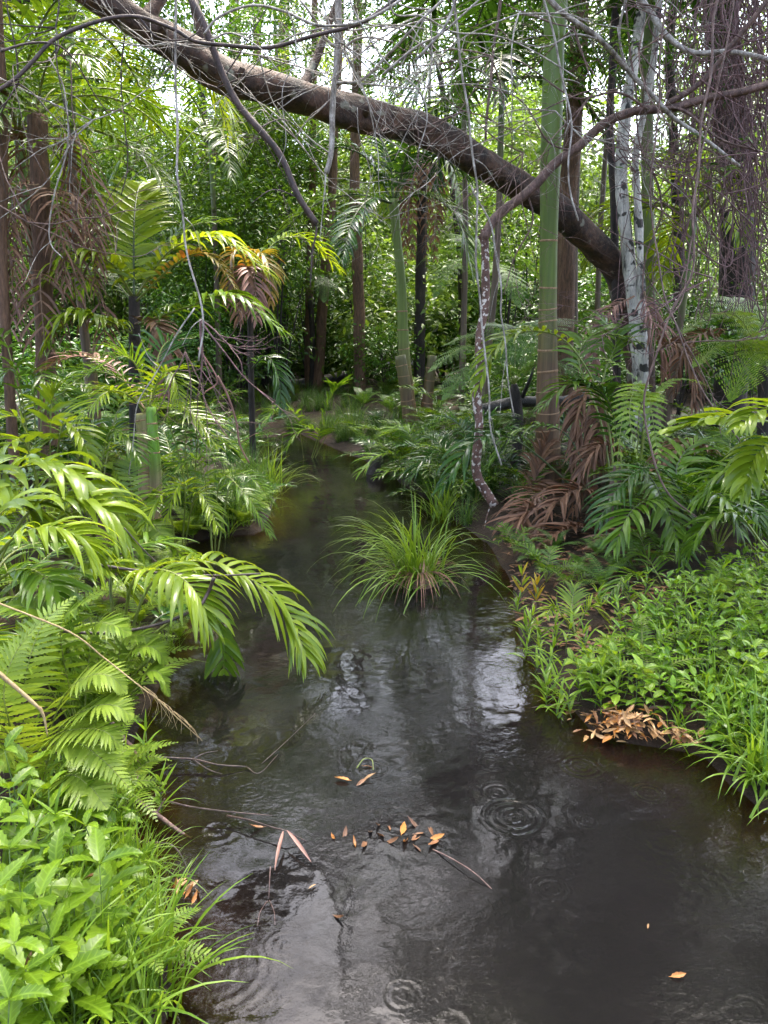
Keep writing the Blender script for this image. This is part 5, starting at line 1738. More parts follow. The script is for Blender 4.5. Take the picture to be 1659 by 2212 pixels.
# hanging fruit strands of the palm
hb = thing('fruit_stalk', 'brown beaded strands of a dried palm fruit stalk', 'fruit stalk', W(1290, 840, 7.9))
hb0 = W(1290, 840, 7.9)
for i in range(16):
    x = random.uniform(-36, 30)
    P = spline([hb0, W(1290 + x * .6, 880, 7.8 + random.uniform(-.1, .1)), W(1288 + x, 960 + random.uniform(0, 30), 7.8), W(1286 + x * 1.2, random.uniform(1000, 1085), 7.75)], 26)
    mb = MB()
    tube(mb, P, [.006 * (1 + .7 * (k % 2)) for k in range(26)], 5, .3)
    put('strand', mb.mesh('strand', M['rachis_dead'], hb0), hb)
# rotten leg of bark by the bank and black stump at the far spit
for nm, lab, pts, rads, mat, cat in (('bark_stump', 'short broken pinkish stick of wood standing in the bank mud', [(1322, 1120, 6.6), (1326, 1060, 6.6), (1332, 1020, 6.6)], (.035, .045), 'liana_brown', 'stump'),
                                   ('rotten_stump', 'black rotten stump at the corner of the far spit', [(808, 1035, 10.6), (812, 1000, 10.7), (822, 985, 10.8)], (.12, .09), 'rotten', 'stump')):
    P = pw(*pts)
    root = thing(nm, lab, cat, P[0])
    mb = MB()
    C = spline(P, 10)
    C[0] = Vector((C[0].x, C[0].y, -.3))
    tube(mb, C, np.linspace(rads[0], rads[1], 10), 10, .5)
    put('wood', mb.mesh('wood', M[mat], P[0]), root)
    mb = MB()
    for k in range(5):
        a = k * 1.26
        q = C[-1] + Vector((math.cos(a), math.sin(a), 0)) * rads[1] * .6
        tube(mb, [q - Vector((0, 0, .03)), q + Vector((0, 0, random.uniform(.03, .09)))], [.012, .002], 4)
    put('splinters', mb.mesh('splinters', M[mat], P[0]), root)

# fallen logs
for lab, pts, r in (('black wet log lying across the head of the creek', [(500, 800, 21), (560, 818, 21), (640, 830, 21), (750, 812, 21.5)], .17),
                    ('dark fallen log behind the tall palm', [(1040, 885, 10.6), (1120, 868, 10.8), (1200, 868, 11), (1280, 852, 11.2)], .08),
                    ('thin black branch propped on the wet log', [(500, 845, 20.5), (540, 825, 20.6), (575, 800, 20.8)], .06)):
    P = pw(*pts)
    root = thing('fallen_log', lab, 'log', P[0])
    mb = MB()
    C = spline(P, 24)
    tube(mb, C, [r * (1 - .2 * k / 23) for k in range(24)], 10, .25)
    put('trunk', mb.mesh('log', M['log'], P[0]), root)
    mb = MB()
    tube(mb, [C[8], C[8] + Vector((.1, -.1, .3)), C[8] + Vector((.15, -.2, .55))], [r * .4, r * .3, r * .12], 7, .3)
    put('branch_stub', mb.mesh('stub', M['log'], P[0]), root)

# ------------------------------------------------------------------ right bank ground cover
CL = [serrated_leaf('leaf', M['herb_small'], .055, .034, 7, d, .0, f) for d, f in ((.4, .3), (.9, .3), (.2, .25))]


CL2 = [serrated_leaf('leaf', M['herb_lime'], .062, .042, 9, d, .08, f) for d, f in ((.5, .25), (1.0, .3))]


def px_poly_points(poly, n, mind, seed):
    r = random.Random(seed)
    xs, ys = [p[0] for p in poly], [p[1] for p in poly]
    out, guard = [], 0
    while len(out) < n and guard < 60000:
        guard += 1
        x, y = r.uniform(min(xs), max(xs)), r.uniform(min(ys), max(ys))
        ins = False
        for i in range(len(poly)):
            (ax, ay), (bx, by) = poly[i], poly[(i + 1) % len(poly)]
            if (ay > y) != (by > y) and x < (bx - ax) * (y - ay) / (by - ay) + ax:
                ins = not ins
        if not ins:
            continue
        g = ground_hit(x, y)
        if g is None or any((g - q).length < mind for q in out):
            continue
        out.append(g)
    return out


patch_ = px_poly_points([(1250, 1480), (1300, 1400), (1400, 1350), (1480, 1290), (1600, 1230), (1780, 1250), (1900, 1400), (1900, 1620), (1640, 1650), (1540, 1640), (1500, 1590), (1400, 1570), (1300, 1560), (1240, 1520)], 260, .06, 3)
for i, g in enumerate(patch_):
    h = random.uniform(.10, .26)
    tp = g + Vector((random.uniform(-.06, .06), random.uniform(-.06, .06), h))
    edge = g.z < .09
    build_herb('leafy_creeper', 'glossy small-leaved creeper trailing at the water edge' if edge else 'glossy small-leaved creeper in the dense bank patch', 'creeper',
               'creepers at the water edge' if edge else 'creepers of the dense bank patch', [g - Vector((0, 0, .02)), g.lerp(tp, .5) + Vector((.02, -.01, 0)), tp], g, random.randint(3, 5), CL2 if noise.noise(g * 2.2) > .12 else CL, (.6, 1.3) if i % 4 == 0 else (.9, 1.75), .0022, 2, (-.1, .7))
# other growth mixed through the patch: ferns, strappy grass, seedlings
for i, g in enumerate(px_poly_points([(1330, 1420), (1480, 1310), (1640, 1250), (1850, 1300), (1850, 1560), (1600, 1600), (1400, 1540)], 26, .2, 8)):
    if i % 3 == 0:
        root = thing('patch_fern', 'small fern poking out of the creeper patch', 'fern', g, 'ferns in the creeper patch')
        for j in range(5):
            add_fern(root, g, arch(g, j * 1.3 + i, R(random.uniform(40, 75)), random.uniform(.3, .45), 1.4), 18, .08, .014, 'fern', segs=8)
    else:
        build_tuft('patch_grass_tuft', 'strappy grass tuft poking out of the creeper patch', 'grass tuft', 'grass tufts in the creeper patch', g, 14, .34, .011, 'grass_bright' if i % 2 else 'grass', .04, (40, 85), (1.2, 2.4), True, 6)
# narrow-leaved plants at the muddy inner edge
NR = [(1195, 1400, .22), (1215, 1440, .2), (1150, 1330, .18), (1240, 1330, .24), (1175, 1460, .14), (1230, 1490, .16), (1270, 1420, .2), (1300, 1440, .22), (1140, 1390, .12), (1260, 1370, .18), (1320, 1380, .2), (1200, 1350, .16), (1290, 1500, .14),
      (1380, 1330, .24), (1420, 1300, .26), (1480, 1290, .26), (1350, 1260, .2), (1540, 1280, .3), (1600, 1330, .3), (1440, 1360, .22), (1500, 1340, .24), (1120, 1300, .12), (1135, 1350, .14), (1165, 1400, .16), (1185, 1480, .12), (1210, 1510, .12), (1330, 1300, .2), (1400, 1240, .26), (1290, 1280, .16), (1560, 1230, .3), (1640, 1260, .3), (1250, 1450, .2), (1340, 1440, .2), (1160, 1350, .2)]
for px, py, h in NR:
    tp = top_at(px, py, h)
    B = on_ground(tp.x + random.uniform(-.05, .05), tp.y, -.01)
    build_herb('willow_leaved_herb', 'narrow-leaved herb on the muddy bank under the palms', 'herb', 'narrow-leaved herbs on the palm mud bank', [B, B.lerp(tp, .5) + Vector((random.uniform(-.03, .03), 0, 0)), tp], B, 5, NL, (.6, 1.1), .0025, 3, (.1, .9))
# yellow croton sprouts
CRL = [serrated_leaf('leaf', M[k], .12, .036, 7, .2, 0, .35) for k in ('croton', 'croton', 'grass_bright')]
for lab, px, py, h, n in (('yellow and bronze leaved sprout at the mud edge', 1128, 1245, .22, 3), ('smaller bronze-leaved sprout with green lower leaves', 1160, 1265, .2, 3)):
    tp = top_at(px, py, h)
    B = on_ground(tp.x, tp.y, -.01)
    build_herb('croton_sprout', lab, 'sprout', None, [B, B.lerp(tp, .5), tp], B, n, CRL, (.8, 1.2), .004, 3, (.5, 1.25), 'liana_brown')
# palm seedlings on the mud
for lab, bp, frs, mat, L, w, n in (
    ('tiny combed palm seedling among narrow herbs on mud', (1240, 1420, 4.6), [[(1240, 1410, 4.6), (1215, 1330, 4.5), (1195, 1310, 4.5), (1180, 1330, 4.4)], [(1240, 1410, 4.6), (1260, 1330, 4.6), (1280, 1310, 4.6), (1310, 1340, 4.6)],
        [(1240, 1410, 4.6), (1235, 1320, 4.7), (1240, 1270, 4.8)], [(1240, 1410, 4.6), (1290, 1390, 4.5), (1310, 1400, 4.4), (1325, 1430, 4.4)]], 'palm_bright', .16, .013, 16),
    ('palm seedling with long leaflets before the low palm', (1430, 1340, 5.2), [[(1430, 1330, 5.2), (1400, 1260, 5.1), (1360, 1240, 5.0), (1310, 1290, 4.9)], [(1430, 1330, 5.2), (1450, 1260, 5.2), (1490, 1250, 5.1), (1530, 1300, 5.0)],
        [(1430, 1330, 5.2), (1420, 1240, 5.3), (1390, 1200, 5.4), (1340, 1210, 5.4)], [(1430, 1330, 5.2), (1480, 1270, 5.4), (1540, 1240, 5.5), (1600, 1270, 5.6)]], 'palm', .24, .02, 18),
    ('palm seedling at the water under the dead fronds', (870, 1060, 9.6), [[(880, 1060, 9.6), (860, 990, 9.5), (820, 985, 9.4), (780, 1020, 9.3)], [(880, 1060, 9.6), (900, 990, 9.6), (950, 980, 9.5), (990, 1030, 9.4)], [(880, 1060, 9.6), (890, 960, 9.8), (870, 930, 9.9), (830, 940, 10)]],
        'palm', .4, .028, 20),
    ('palm seedling beside the hanging liana foot', (1000, 1080, 8.6), [[(1000, 1080, 8.6), (970, 990, 8.5), (930, 985, 8.4), (890, 1030, 8.3)], [(1000, 1080, 8.6), (1010, 960, 8.7), (980, 910, 8.8), (930, 920, 8.9)], [(1000, 1080, 8.6), (1050, 960, 8.6), (1100, 930, 8.6), (1150, 970, 8.6)],
        [(1000, 1080, 8.6), (1020, 940, 8.9), (1060, 900, 9), (1110, 910, 9.1)]], 'palm_dark', .4, .03, 20)):
    B = gbase(*bp)
    root = thing('palm_seedling', lab, 'palm seedling', B)
    for f in frs:
        pts = pw(*f)
        pts[0] = B.copy()
        add_frond(root, B, pts, n, L, w, mat, 'rachis', .005, (66, 26), .9, 0, 5, True, .3)
# grass on the right bank edge
for i, (px, py, n, L) in enumerate(((1640, 1690, 30, .40), (1610, 1650, 26, .36), (1580, 1600, 24, .34), (1530, 1530, 20, .30), (1650, 1610, 30, .40), (1600, 1540, 24, .36), (1655, 1750, 16, .30), (1700, 1680, 30, .4), (1560, 1480, 18, .3), (1640, 1500, 22, .36), (1750, 1600, 26, .4), (1480, 1500, 12, .24), (1500, 1612, 14, .24), (1545, 1648, 16, .26), (1590, 1690, 20, .3), (1625, 1725, 20, .3), (1460, 1590, 10, .18), (1700, 1760, 24, .36), (1780, 1740, 26, .4))):
    g = ground_hit(px, py)
    if g.z < .02:
        g = on_ground(g.x + .1, g.y + .1)
    build_tuft('grass_tuft', 'tuft of broad light green grass spilling off the creeper bank', 'grass tuft', 'grass tufts on the creeper bank', g, n, L, .014, 'grass_bright', .05, (30, 85), (1.2, 2.6), True, 7)
# filling plants right
PR_F = copy_tree(PROT_L[0])
cnt = 0
RP = []
for k in range(3):
    root = thing('bank_fern', 'shaded fern in the thicket behind the creeper patch', 'fern', (0, 0, 0), 'ferns behind the creeper patch')
    for j in range(7):
        add_fern(root, (0, 0, 0), arch((0, 0, 0), j * .9 + k, R(random.uniform(40, 80)), random.uniform(.5, .8), 1.5), 20, .13, .028, 'fern_far', segs=6)
    RP.append(root)
    root = thing('bank_palm_seedling', 'shaded palm seedling in the thicket behind the creeper patch', 'palm seedling', (0, 0, 0), 'palm seedlings behind the creeper patch')
    for j in range(6):
        add_frond(root, (0, 0, 0), arch((0, 0, 0), j * 1.05 + k, R(random.uniform(45, 82)), random.uniform(.8, 1.2), random.uniform(1.2, 1.9)), 18, .36, .028, 'palm' if k else 'palm_dark', 'rachis', .007, each=False, segs=5, start=.3)
    RP.append(root)
while cnt < 60:
    y = rs.uniform(5.6, 11)
    x = rs.uniform(.12 * y + .6, .75 * y + 1)
    sd = float(signed_dist(x, y))
    if sd < .9 or (x - B1.x) ** 2 + (y - B1.y) ** 2 < .7 or (y < 8.4 and abs(x - B1.x) < .5):
        continue
    place(rs.choice(RP), x, y, rs.uniform(.6, 1.05))
    cnt += 1
for px, py in ((1150, 1215), (1200, 1190), (1250, 1230), (1290, 1200), (1330, 1240), (1360, 1200), (1400, 1230), (1180, 1260), (1230, 1280), (1300, 1270), (1420, 1190), (1110, 1200), (1350, 1160), (1460, 1220)):
    g_ = ground_hit(px, py)
    place(rs.choice(RP), g_.x, g_.y, rs.uniform(.28, .48))
for o in [PR_F]:
    o.location = on_ground(4.6, 6.2)

# litter leaves on the mud
LL = [serrated_leaf('leaf', M['litter'], .07, .03, 5, d, 0, .3) for d in (-.3, .4, .8)]
mb_l = MB()
lit = []
for seed, poly, n in ((1, [(1100, 1240), (1180, 1180), (1420, 1180), (1450, 1300), (1330, 1420), (1200, 1420), (1120, 1340)], 420), (2, [(1060, 1180), (1100, 1110), (1300, 1100), (1300, 1200), (1120, 1230)], 160), (3, [(800, 960), (960, 900), (1160, 980), (1060, 1090), (900, 1030)], 70)):
    for g in px_poly_points(poly, n, .03, seed):
        a = random.uniform(0, 6.28)
        strip(mb_l, g + Vector((0, 0, .012)), Vector((math.cos(a), math.sin(a), random.uniform(-.1, .25))), Vector((random.uniform(-.3, .3), random.uniform(-.3, .3), 1)), random.uniform(.05, .11), random.uniform(.02, .04), random.uniform(-.3, .6), 4, prof_leaf, .3)
o = put('leaf_litter', mb_l.mesh('leaf_litter', M['litter']))
tag(o, 'brown fallen leaves littering the mud under the palms', 'leaf litter', kind='stuff')

# ------------------------------------------------------------------ lianas, branches and twigs
build_liana('spotted_liana', 'white-spotted brown liana hanging straight down to the water edge', 'liana', [
    ([(1048, 500, 7.4), (1046, 560, 7.4), (1050, 640, 7.4), (1040, 720, 7.4), (1033, 820, 7.4), (1030, 930, 7.4), (1036, 1030, 7.4), (1064, 1090, 7.4)], .036, .048),
    ([(1060, 1088, 7.4), (1050, 1120, 7.4), (1040, 1170, 7.4)], .008, .003),
    ([(1046, 560, 7.4), (1040, 520, 7.4), (1032, 510, 7.4)], .016, .01)], mat='liana_spot', sides=9)
build_liana('bare_branch', 'long grey branch crossing the white trunk down to the spotted liana', 'branch', [
    ([(1800, 150, 7.0), (1659, 182, 7.1), (1560, 205, 7.2), (1430, 232, 7.3), (1340, 255, 7.4), (1240, 325, 7.4), (1140, 412, 7.4), (1075, 475, 7.4), (1044, 520, 7.4)], .030, .046),
    ([(1440, 228, 7.3), (1520, 170, 7.2), (1580, 100, 7.1), (1659, 0, 7.0), (1720, -80, 7)], .026, .02),
    ([(1400, 235, 7.3), (1330, 200, 7.2), (1240, 215, 7.1), (1150, 150, 7.0), (1100, 130, 7)], .012, .004),
    ([(1240, 325, 7.4), (1180, 300, 7.3), (1120, 215, 7.2), (1000, 180, 7.2)], .010, .004),
    ([(1430, 232, 7.3), (1480, 240, 7.2), (1560, 300, 7.1), (1659, 330, 7.0)], .016, .006),
    ([(1140, 412, 7.4), (1150, 480, 7.4), (1110, 560, 7.4), (1085, 640, 7.4)], .010, .004)], mat='liana_brown', sides=8)
build_liana('pale_branch', 'pale lichened branch slanting past the white trunk', 'branch', [
    ([(1150, -60, 6.8), (1200, 15, 6.8), (1290, 85, 6.9), (1350, 150, 7.0), (1420, 225, 7.1), (1500, 290, 7.2), (1600, 360, 7.3)], .024, .016),
    ([(1350, 150, 7.0), (1340, 60, 6.9), (1370, -60, 6.8)], .012, .008),
    ([(1290, 85, 6.9), (1240, 75, 6.8), (1180, 100, 6.7), (1120, 90, 6.6)], .009, .004)], mat='liana_pale', sides=7)
build_liana('arched_branch', 'lichen-grey branch curving over to the white trunk top', 'branch', [
    ([(1320, -80, 7.6), (1400, 20, 7.6), (1440, 80, 7.6), (1490, 112, 7.6), (1570, 110, 7.5), (1680, 130, 7.4)], .03, .02)], mat='liana_pale', sides=7)
build_liana('diagonal_branch', 'dark wet branch stub hanging diagonally in front of the leaning trunk', 'branch', [
    ([(395, -60, 6.2), (425, 30, 6.2), (460, 105, 6.2), (510, 205, 6.2), (560, 275, 6.2), (610, 350, 6.2), (650, 430, 6.2), (680, 478, 6.2)], .028, .022),
    ([(680, 478, 6.2), (684, 500, 6.2), (676, 540, 6.2), (670, 620, 6.2)], .009, .005),
    ([(650, 430, 6.2), (590, 410, 6.1), (540, 440, 6.0)], .006, .002),
    ([(560, 275, 6.2), (620, 260, 6.3), (690, 330, 6.4)], .006, .002)], mat='liana_dark', sides=8)
build_liana('arching_twig', 'long dark twig arching across in front of the leaning trunk', 'branch', [
    ([(-60, 230, 5.4), (0, 188, 5.5), (60, 130, 5.6), (120, 80, 5.7), (200, 48, 5.8), (300, 38, 5.9), (370, 62, 6.0), (420, 90, 6.0), (500, 98, 6.0), (600, 96, 6.0), (700, 60, 6.0), (800, 30, 6.0), (900, -30, 6)], .013, .014),
    ([(0, 112, 5.5), (60, 92, 5.6), (120, 95, 5.7), (160, 130, 5.8), (200, 200, 5.9), (240, 260, 6)], .009, .003),
    ([(300, 38, 5.9), (340, 80, 5.9), (400, 85, 5.9), (440, 60, 5.9)], .007, .003),
    ([(120, 80, 5.7), (130, 180, 5.7), (150, 300, 5.7), (140, 420, 5.7)], .005, .002)], mat='liana_dark', sides=7)
build_liana('knotty_liana', 'grey knotty liana dangling over the leaning trunk with broken end', 'liana', [
    ([(735, -80, 6.4), (731, 20, 6.4), (727, 100, 6.4), (723, 180, 6.4), (719, 260, 6.4), (712, 330, 6.4), (704, 372, 6.4)], .028, .02),
    ([(704, 372, 6.4), (700, 420, 6.4), (690, 520, 6.4)], .008, .003),
    ([(727, 105, 6.4), (700, 80, 6.3), (680, 40, 6.2), (650, 0, 6.2)], .012, .006),
    ([(724, 130, 6.4), (760, 90, 6.4), (800, 80, 6.3), (850, 90, 6.3)], .012, .006),
    ([(724, 180, 6.4), (780, 175, 6.3), (840, 120, 6.2), (900, 60, 6.1), (980, -20, 6.1)], .012, .008),
    ([(712, 330, 6.4), (660, 290, 6.4), (600, 220, 6.4)], .006, .002)], mat='liana_pale', sides=8)
build_liana('pale_twig_spray', 'pale thin twigs spraying across the top of the leaning trunk', 'branch', [
    ([(440, 70, 5.8), (470, 30, 5.8), (540, 5, 5.8), (620, 20, 5.8), (700, 50, 5.8), (790, 45, 5.8), (900, -20, 5.8)], .008, .010),
    ([(455, 85, 5.8), (500, 70, 5.8), (560, 100, 5.8), (600, 150, 5.8)], .006, .003),
    ([(620, 20, 5.8), (640, 70, 5.8), (640, 140, 5.8), (610, 200, 5.8), (620, 300, 5.8), (600, 360, 5.8)], .005, .002),
    ([(830, -20, 5.8), (850, 30, 5.8), (910, 40, 5.8), (980, 70, 5.8), (1060, 80, 5.8), (1160, 110, 5.8), (1240, 170, 5.8)], .007, .004),
    ([(900, 130, 5.8), (960, 60, 5.8), (1000, -40, 5.8)], .010, .010),
    ([(830, 160, 5.8), (900, 100, 5.8), (960, 70, 5.8), (1060, -20, 5.8)], .008, .006),
    ([(750, -20, 5.8), (780, 50, 5.8), (830, 130, 5.8), (900, 190, 5.8), (920, 250, 5.8), (900, 330, 5.8)], .006, .004)], mat='liana_pale', sides=6)
HANG = [
    ('thin pale liana falling along the young palm', [(372, -40, 6.0), (377, 120, 6.0), (376, 220, 6.0), (380, 350, 6.0), (398, 470, 6.0), (412, 560, 6.0), (436, 690, 6.0), (430, 780, 6.0)], .010, 'liana_pale'),
    ('thin straight pale liana crossing the leaning trunk near the tall palm', [(975, -40, 6.6), (990, 60, 6.6), (1008, 220, 6.6), (1020, 340, 6.6), (1035, 440, 6.6), (1030, 560, 6.6), (1040, 720, 6.6), (1060, 900, 6.6), (1080, 1000, 6.6)], .010, 'liana_pale'),
    ('thin pale liana looping beside the spotted liana', [(1020, 400, 6.9), (1060, 510, 6.9), (1082, 600, 6.9), (1078, 680, 6.9), (1092, 780, 6.9), (1110, 900, 6.9)], .008, 'liana_pale'),
    ('thin pale liana crossing the tall palm crownshaft', [(1165, -40, 6.5), (1190, 60, 6.5), (1215, 170, 6.5), (1232, 260, 6.5), (1228, 360, 6.5), (1250, 470, 6.5)], .009, 'liana_pale'),
    ('brown liana behind the pale twigs', [(1085, -40, 8), (1075, 60, 8), (1060, 180, 8), (1050, 300, 8)], .016, 'liana_brown'),
    ('wiry pale vine against the shaggy palm', [(105, 120, 5.8), (140, 200, 5.8), (150, 300, 5.8), (120, 420, 5.8), (110, 520, 5.8), (140, 560, 5.8)], .006, 'liana_pale'),
    ('wiry vine hanging at the shaggy palm crown', [(150, 130, 5.8), (160, 250, 5.8), (175, 340, 5.8), (165, 460, 5.8)], .005, 'liana_brown'),
    ('brown looping vine beside the bank palm', [(1560, -60, 6.2), (1530, 200, 6.1), (1500, 420, 5.9), (1495, 560, 5.8), (1470, 640, 5.8), (1425, 740, 5.8), (1392, 860, 5.8), (1402, 960, 5.7), (1440, 1060, 5.6), (1500, 1110, 5.5), (1545, 1138, 5.4)], .009, 'liana_brown'),
    ('straight brown vine against the lacy bright tree fern', [(1440, -60, 6.8), (1425, 200, 6.6), (1405, 400, 6.5), (1420, 540, 6.4), (1440, 640, 6.3), (1465, 700, 6.2), (1500, 800, 6.1), (1540, 870, 6.0), (1600, 960, 5.9)], .007, 'liana_brown'),
    ('slack vine crossing from the white trunk to the bank palm', [(1600, -60, 7), (1560, 150, 6.8), (1520, 320, 6.7), (1500, 430, 6.6), (1485, 540, 6.5), (1470, 640, 6.4), (1430, 700, 6.3)], .007, 'liana_brown'),
    ('thin pale liana ending above the trailing fern', [(1350, -60, 8), (1365, 150, 8), (1385, 300, 8), (1420, 420, 8), (1430, 480, 8), (1400, 560, 8), (1390, 640, 8)], .01, 'liana_brown'),
    ('dark thin vine dangling under the leaning trunk', [(900, 240, 8.2), (905, 330, 8.2), (885, 420, 8.2), (880, 500, 8.2)], .007, 'liana_brown'),
    ('pale thread liana below the leaning trunk middle', [(770, 235, 7.9), (775, 300, 7.9), (800, 380, 7.9), (790, 450, 7.9), (830, 480, 7.9)], .005, 'liana_pale'),
    ('dark twisted vine in the crown of the backlit palm', [(270, 60, 7), (262, 200, 7), (275, 330, 7), (262, 420, 7)], .007, 'liana_dark'),
]
for i, (lab, pts, r, mat) in enumerate(HANG):
    extra = []
    for k in range(3):
        p0 = pts[random.randrange(1, len(pts) - 1)]
        dx, dy = random.uniform(-70, 70), random.uniform(20, 120)
        extra.append(([p0, (p0[0] + dx * .5, p0[1] + dy * .3, p0[2]), (p0[0] + dx, p0[1] + dy, p0[2] + random.uniform(-.2, .2))], r * .45, .0015))
    build_liana('hanging_liana', lab, 'liana', [(pts, r, r * .75)] + extra, mat=mat)

# curtain of red vines
vt = thing('vine_curtain', 'reddish tangled curtain of thin vines hanging before the broad trunk', 'vine', W(1590, -40, 8.2))
vb = W(1590, -40, 8.2)
rv = random.Random(9)
for i in range(150):
    x = 1480 + 220 * rv.random() ** .8
    d = rv.uniform(7.6, 8.8)
    y0, y1 = -60, rv.choice((rv.uniform(200, 480), rv.uniform(450, 720)))
    n = 7
    pts = []
    xx = x
    for k in range(n):
        t = k / (n - 1)
        xx += rv.uniform(-42, 42)
        pts.append(W(xx, y0 + (y1 - y0) * t, d + rv.uniform(-.12, .12)))
    if rv.random() < .3:
        e = pts[-1]
        pts += [e + Vector((rv.uniform(-.25, .25), 0, .12)), e + Vector((rv.uniform(-.5, .5), 0, .5))]
    C = spline(pts, 30)
    mb = MB()
    tube(mb, C, [rv.uniform(.003, .007)] * 30, 4, cap=False)
    put('vine_strand', mb.mesh('vine_strand', M['vine_red' if rv.random() < .8 else 'liana_brown'], vb), vt)
for i in range(90):
    pts = [W(rv.uniform(1430, 1700), rv.uniform(-20, 640), rv.uniform(7.6, 8.6))]
    for k in range(4):
        pts.append(pts[-1] + Vector((rv.uniform(-.45, .45), rv.uniform(-.1, .1), rv.uniform(-.4, .4))))
    mb = MB()
    tube(mb, spline(pts, 26), [rv.uniform(.003, .008)] * 26, 4, cap=False)
    put('vine_strand', mb.mesh('vine_strand', M['vine_red'], vb), vt)


def dead_spray(name, lab, start, dirs, mat, r, seed, gen=3, ln=.5, cat='dead branch'):
    """branching dead twigs from a start point"""
    rr = random.Random(seed)
    root = thing(name, lab, cat, start)

    def grow(p, d, L, r, g):
        pts = [p]
        q, dd = p.copy(), d.normalized()
        for k in range(5):
            dd = (dd + Vector([rr.uniform(-.25, .25) for _ in range(3)])).normalized()
            q = q + dd * (L / 5)
            pts.append(q.copy())
        mb = MB()
        tube(mb, spline(pts, 14), [r * (1 - .6 * k / 13) for k in range(14)], 5, .2)
        put('branch' if g == gen else 'twig', mb.mesh('twig', M[mat], start), root)
        if g > 0:
            for k in range(rr.randint(2, 3)):
                t = rr.randint(1, 5)
                nd = (dd + Vector([rr.uniform(-.9, .9) for _ in range(3)])).normalized()
                grow(pts[t], nd, L * rr.uniform(.45, .75), r * .55, g - 1)
    for d, L in dirs:
        grow(Vector(start), Vector(d), L, r, gen)
    return root


dead_spray('dead_twig_tangle', 'reddish dead twig tangle hanging over the bank by the creek bend', W(432, 690, 6.4), [((.1, 0, -1), .8), ((.35, 0, -1), .9), ((-.15, .1, -1), .7), ((.5, 0, -.6), .5)], 'vine_red', .009, 3)
dead_spray('dead_twig_tangle', 'dead twigs drooping above the ringed palm stem', W(400, 760, 6.6), [((-.3, 0, -1), .6), ((.3, 0, -1), .8), ((0, -.1, -1), .6)], 'liana_brown', .007, 4)
build_liana('dead_stick', 'pinkish bleached dead stick slanting into the sedges at the creek bend', 'dead branch', [
    ([(470, 810, 6.6), (492, 850, 6.6), (508, 905, 6.6), (516, 960, 6.6), (540, 1000, 6.6)], .012, .008), ([(430, 750, 6.6), (470, 820, 6.6), (440, 860, 6.6), (495, 945, 6.6)], .008, .004),
    ([(516, 960, 6.6), (545, 940, 6.5), (560, 935, 6.5)], .004, .002)], mat='dead_pink')
build_liana('pale_hanging_twig', 'white thin twig slanting across the ringed palm stem', 'dead branch', [
    ([(421, 662, 6.3), (385, 720, 6.3), (341, 792, 6.3), (298, 862, 6.3), (288, 940, 6.3), (280, 1025, 6.3)], .007, .004), ([(341, 792, 6.3), (320, 770, 6.3), (300, 720, 6.3)], .004, .002)], mat='liana_pale')
# twigs through the upper picture: bare branchlets among the crowns
TW = [((120, 60, 6.5), 'liana_dark', 'dark bare twigs in front of the backlit palm'), ((560, 120, 6.6), 'liana_pale', 'pale bare twigs beside the diagonal branch'), ((860, 60, 6.4), 'liana_pale', 'pale bare twigs above the leaning trunk middle'),
      ((1060, 120, 6.8), 'liana_brown', 'brown bare twigs before the dark palm crown'), ((1290, 190, 7.0), 'liana_brown', 'brown bare twigs between tall palm and white trunk'), ((1500, 160, 7.2), 'vine_red', 'red-brown bare twigs in front of the vine curtain'),
      ((1560, 420, 7.2), 'vine_red', 'reddish wiry twigs low in the vine curtain'), ((1000, 240, 7.4), 'liana_brown', 'brown bare twigs just above the leaning trunk'), ((200, 260, 6.4), 'liana_pale', 'pale wiry twigs by the gap of sky'),
      ((60, 480, 6.2), 'liana_brown', 'brown wiry twigs before the shaggy palm'), ((1480, 740, 6.8), 'liana_brown', 'brown wiry twigs over the lacy tree fern'), ((1200, 240, 7.0), 'liana_pale', 'pale thin twigs crossing the crownshaft'), ((700, 60, 6.2), 'liana_pale', 'pale thin twigs round the knotty liana')]
TW += [((330, 100, 6.4), 'liana_pale', 'pale bare twigs where the arching twig meets the trunk'), ((470, 190, 6.5), 'liana_dark', 'dark bare twigs under the bend of the leaning trunk'), ((780, 180, 6.3), 'liana_pale', 'pale bare twigs draped over the trunk middle'),
       ((930, 20, 6.2), 'liana_pale', 'pale bare twigs fanning above the dark palm'), ((1120, 30, 6.6), 'liana_pale', 'pale bare twigs near the slanting pale branch'), ((1240, 60, 6.8), 'liana_brown', 'brown bare twigs over the tall palm crown'),
       ((1380, 110, 6.9), 'liana_brown', 'brown bare twigs across the white trunk top'), ((1460, 40, 7.0), 'liana_brown', 'brown bare twigs beside the arched branch'), ((1620, 90, 7.0), 'vine_red', 'reddish bare twigs high on the vine curtain'),
       ((1640, 330, 7.0), 'vine_red', 'reddish bare twigs across the broad trunk'), ((1130, 330, 7.0), 'liana_brown', 'brown bare twigs off the crossing grey branch'), ((640, 300, 7.2), 'liana_pale', 'pale bare twigs hanging below the leaning trunk'),
       ((40, 180, 6.0), 'liana_dark', 'dark bare twigs beside the weathered reddish trunk'), ((1540, 600, 7.0), 'vine_red', 'reddish bare twigs at the foot of the vine curtain')]
for i, (p, mat, lab) in enumerate(TW):
    s = W(*p)
    dead_spray('bare_twigs', lab, s, [((random.uniform(-1, 1), random.uniform(-.2, .2), random.uniform(-.7, .5)), random.uniform(.7, 1.2)) for _ in range(4)], mat, .0065, 50 + i)
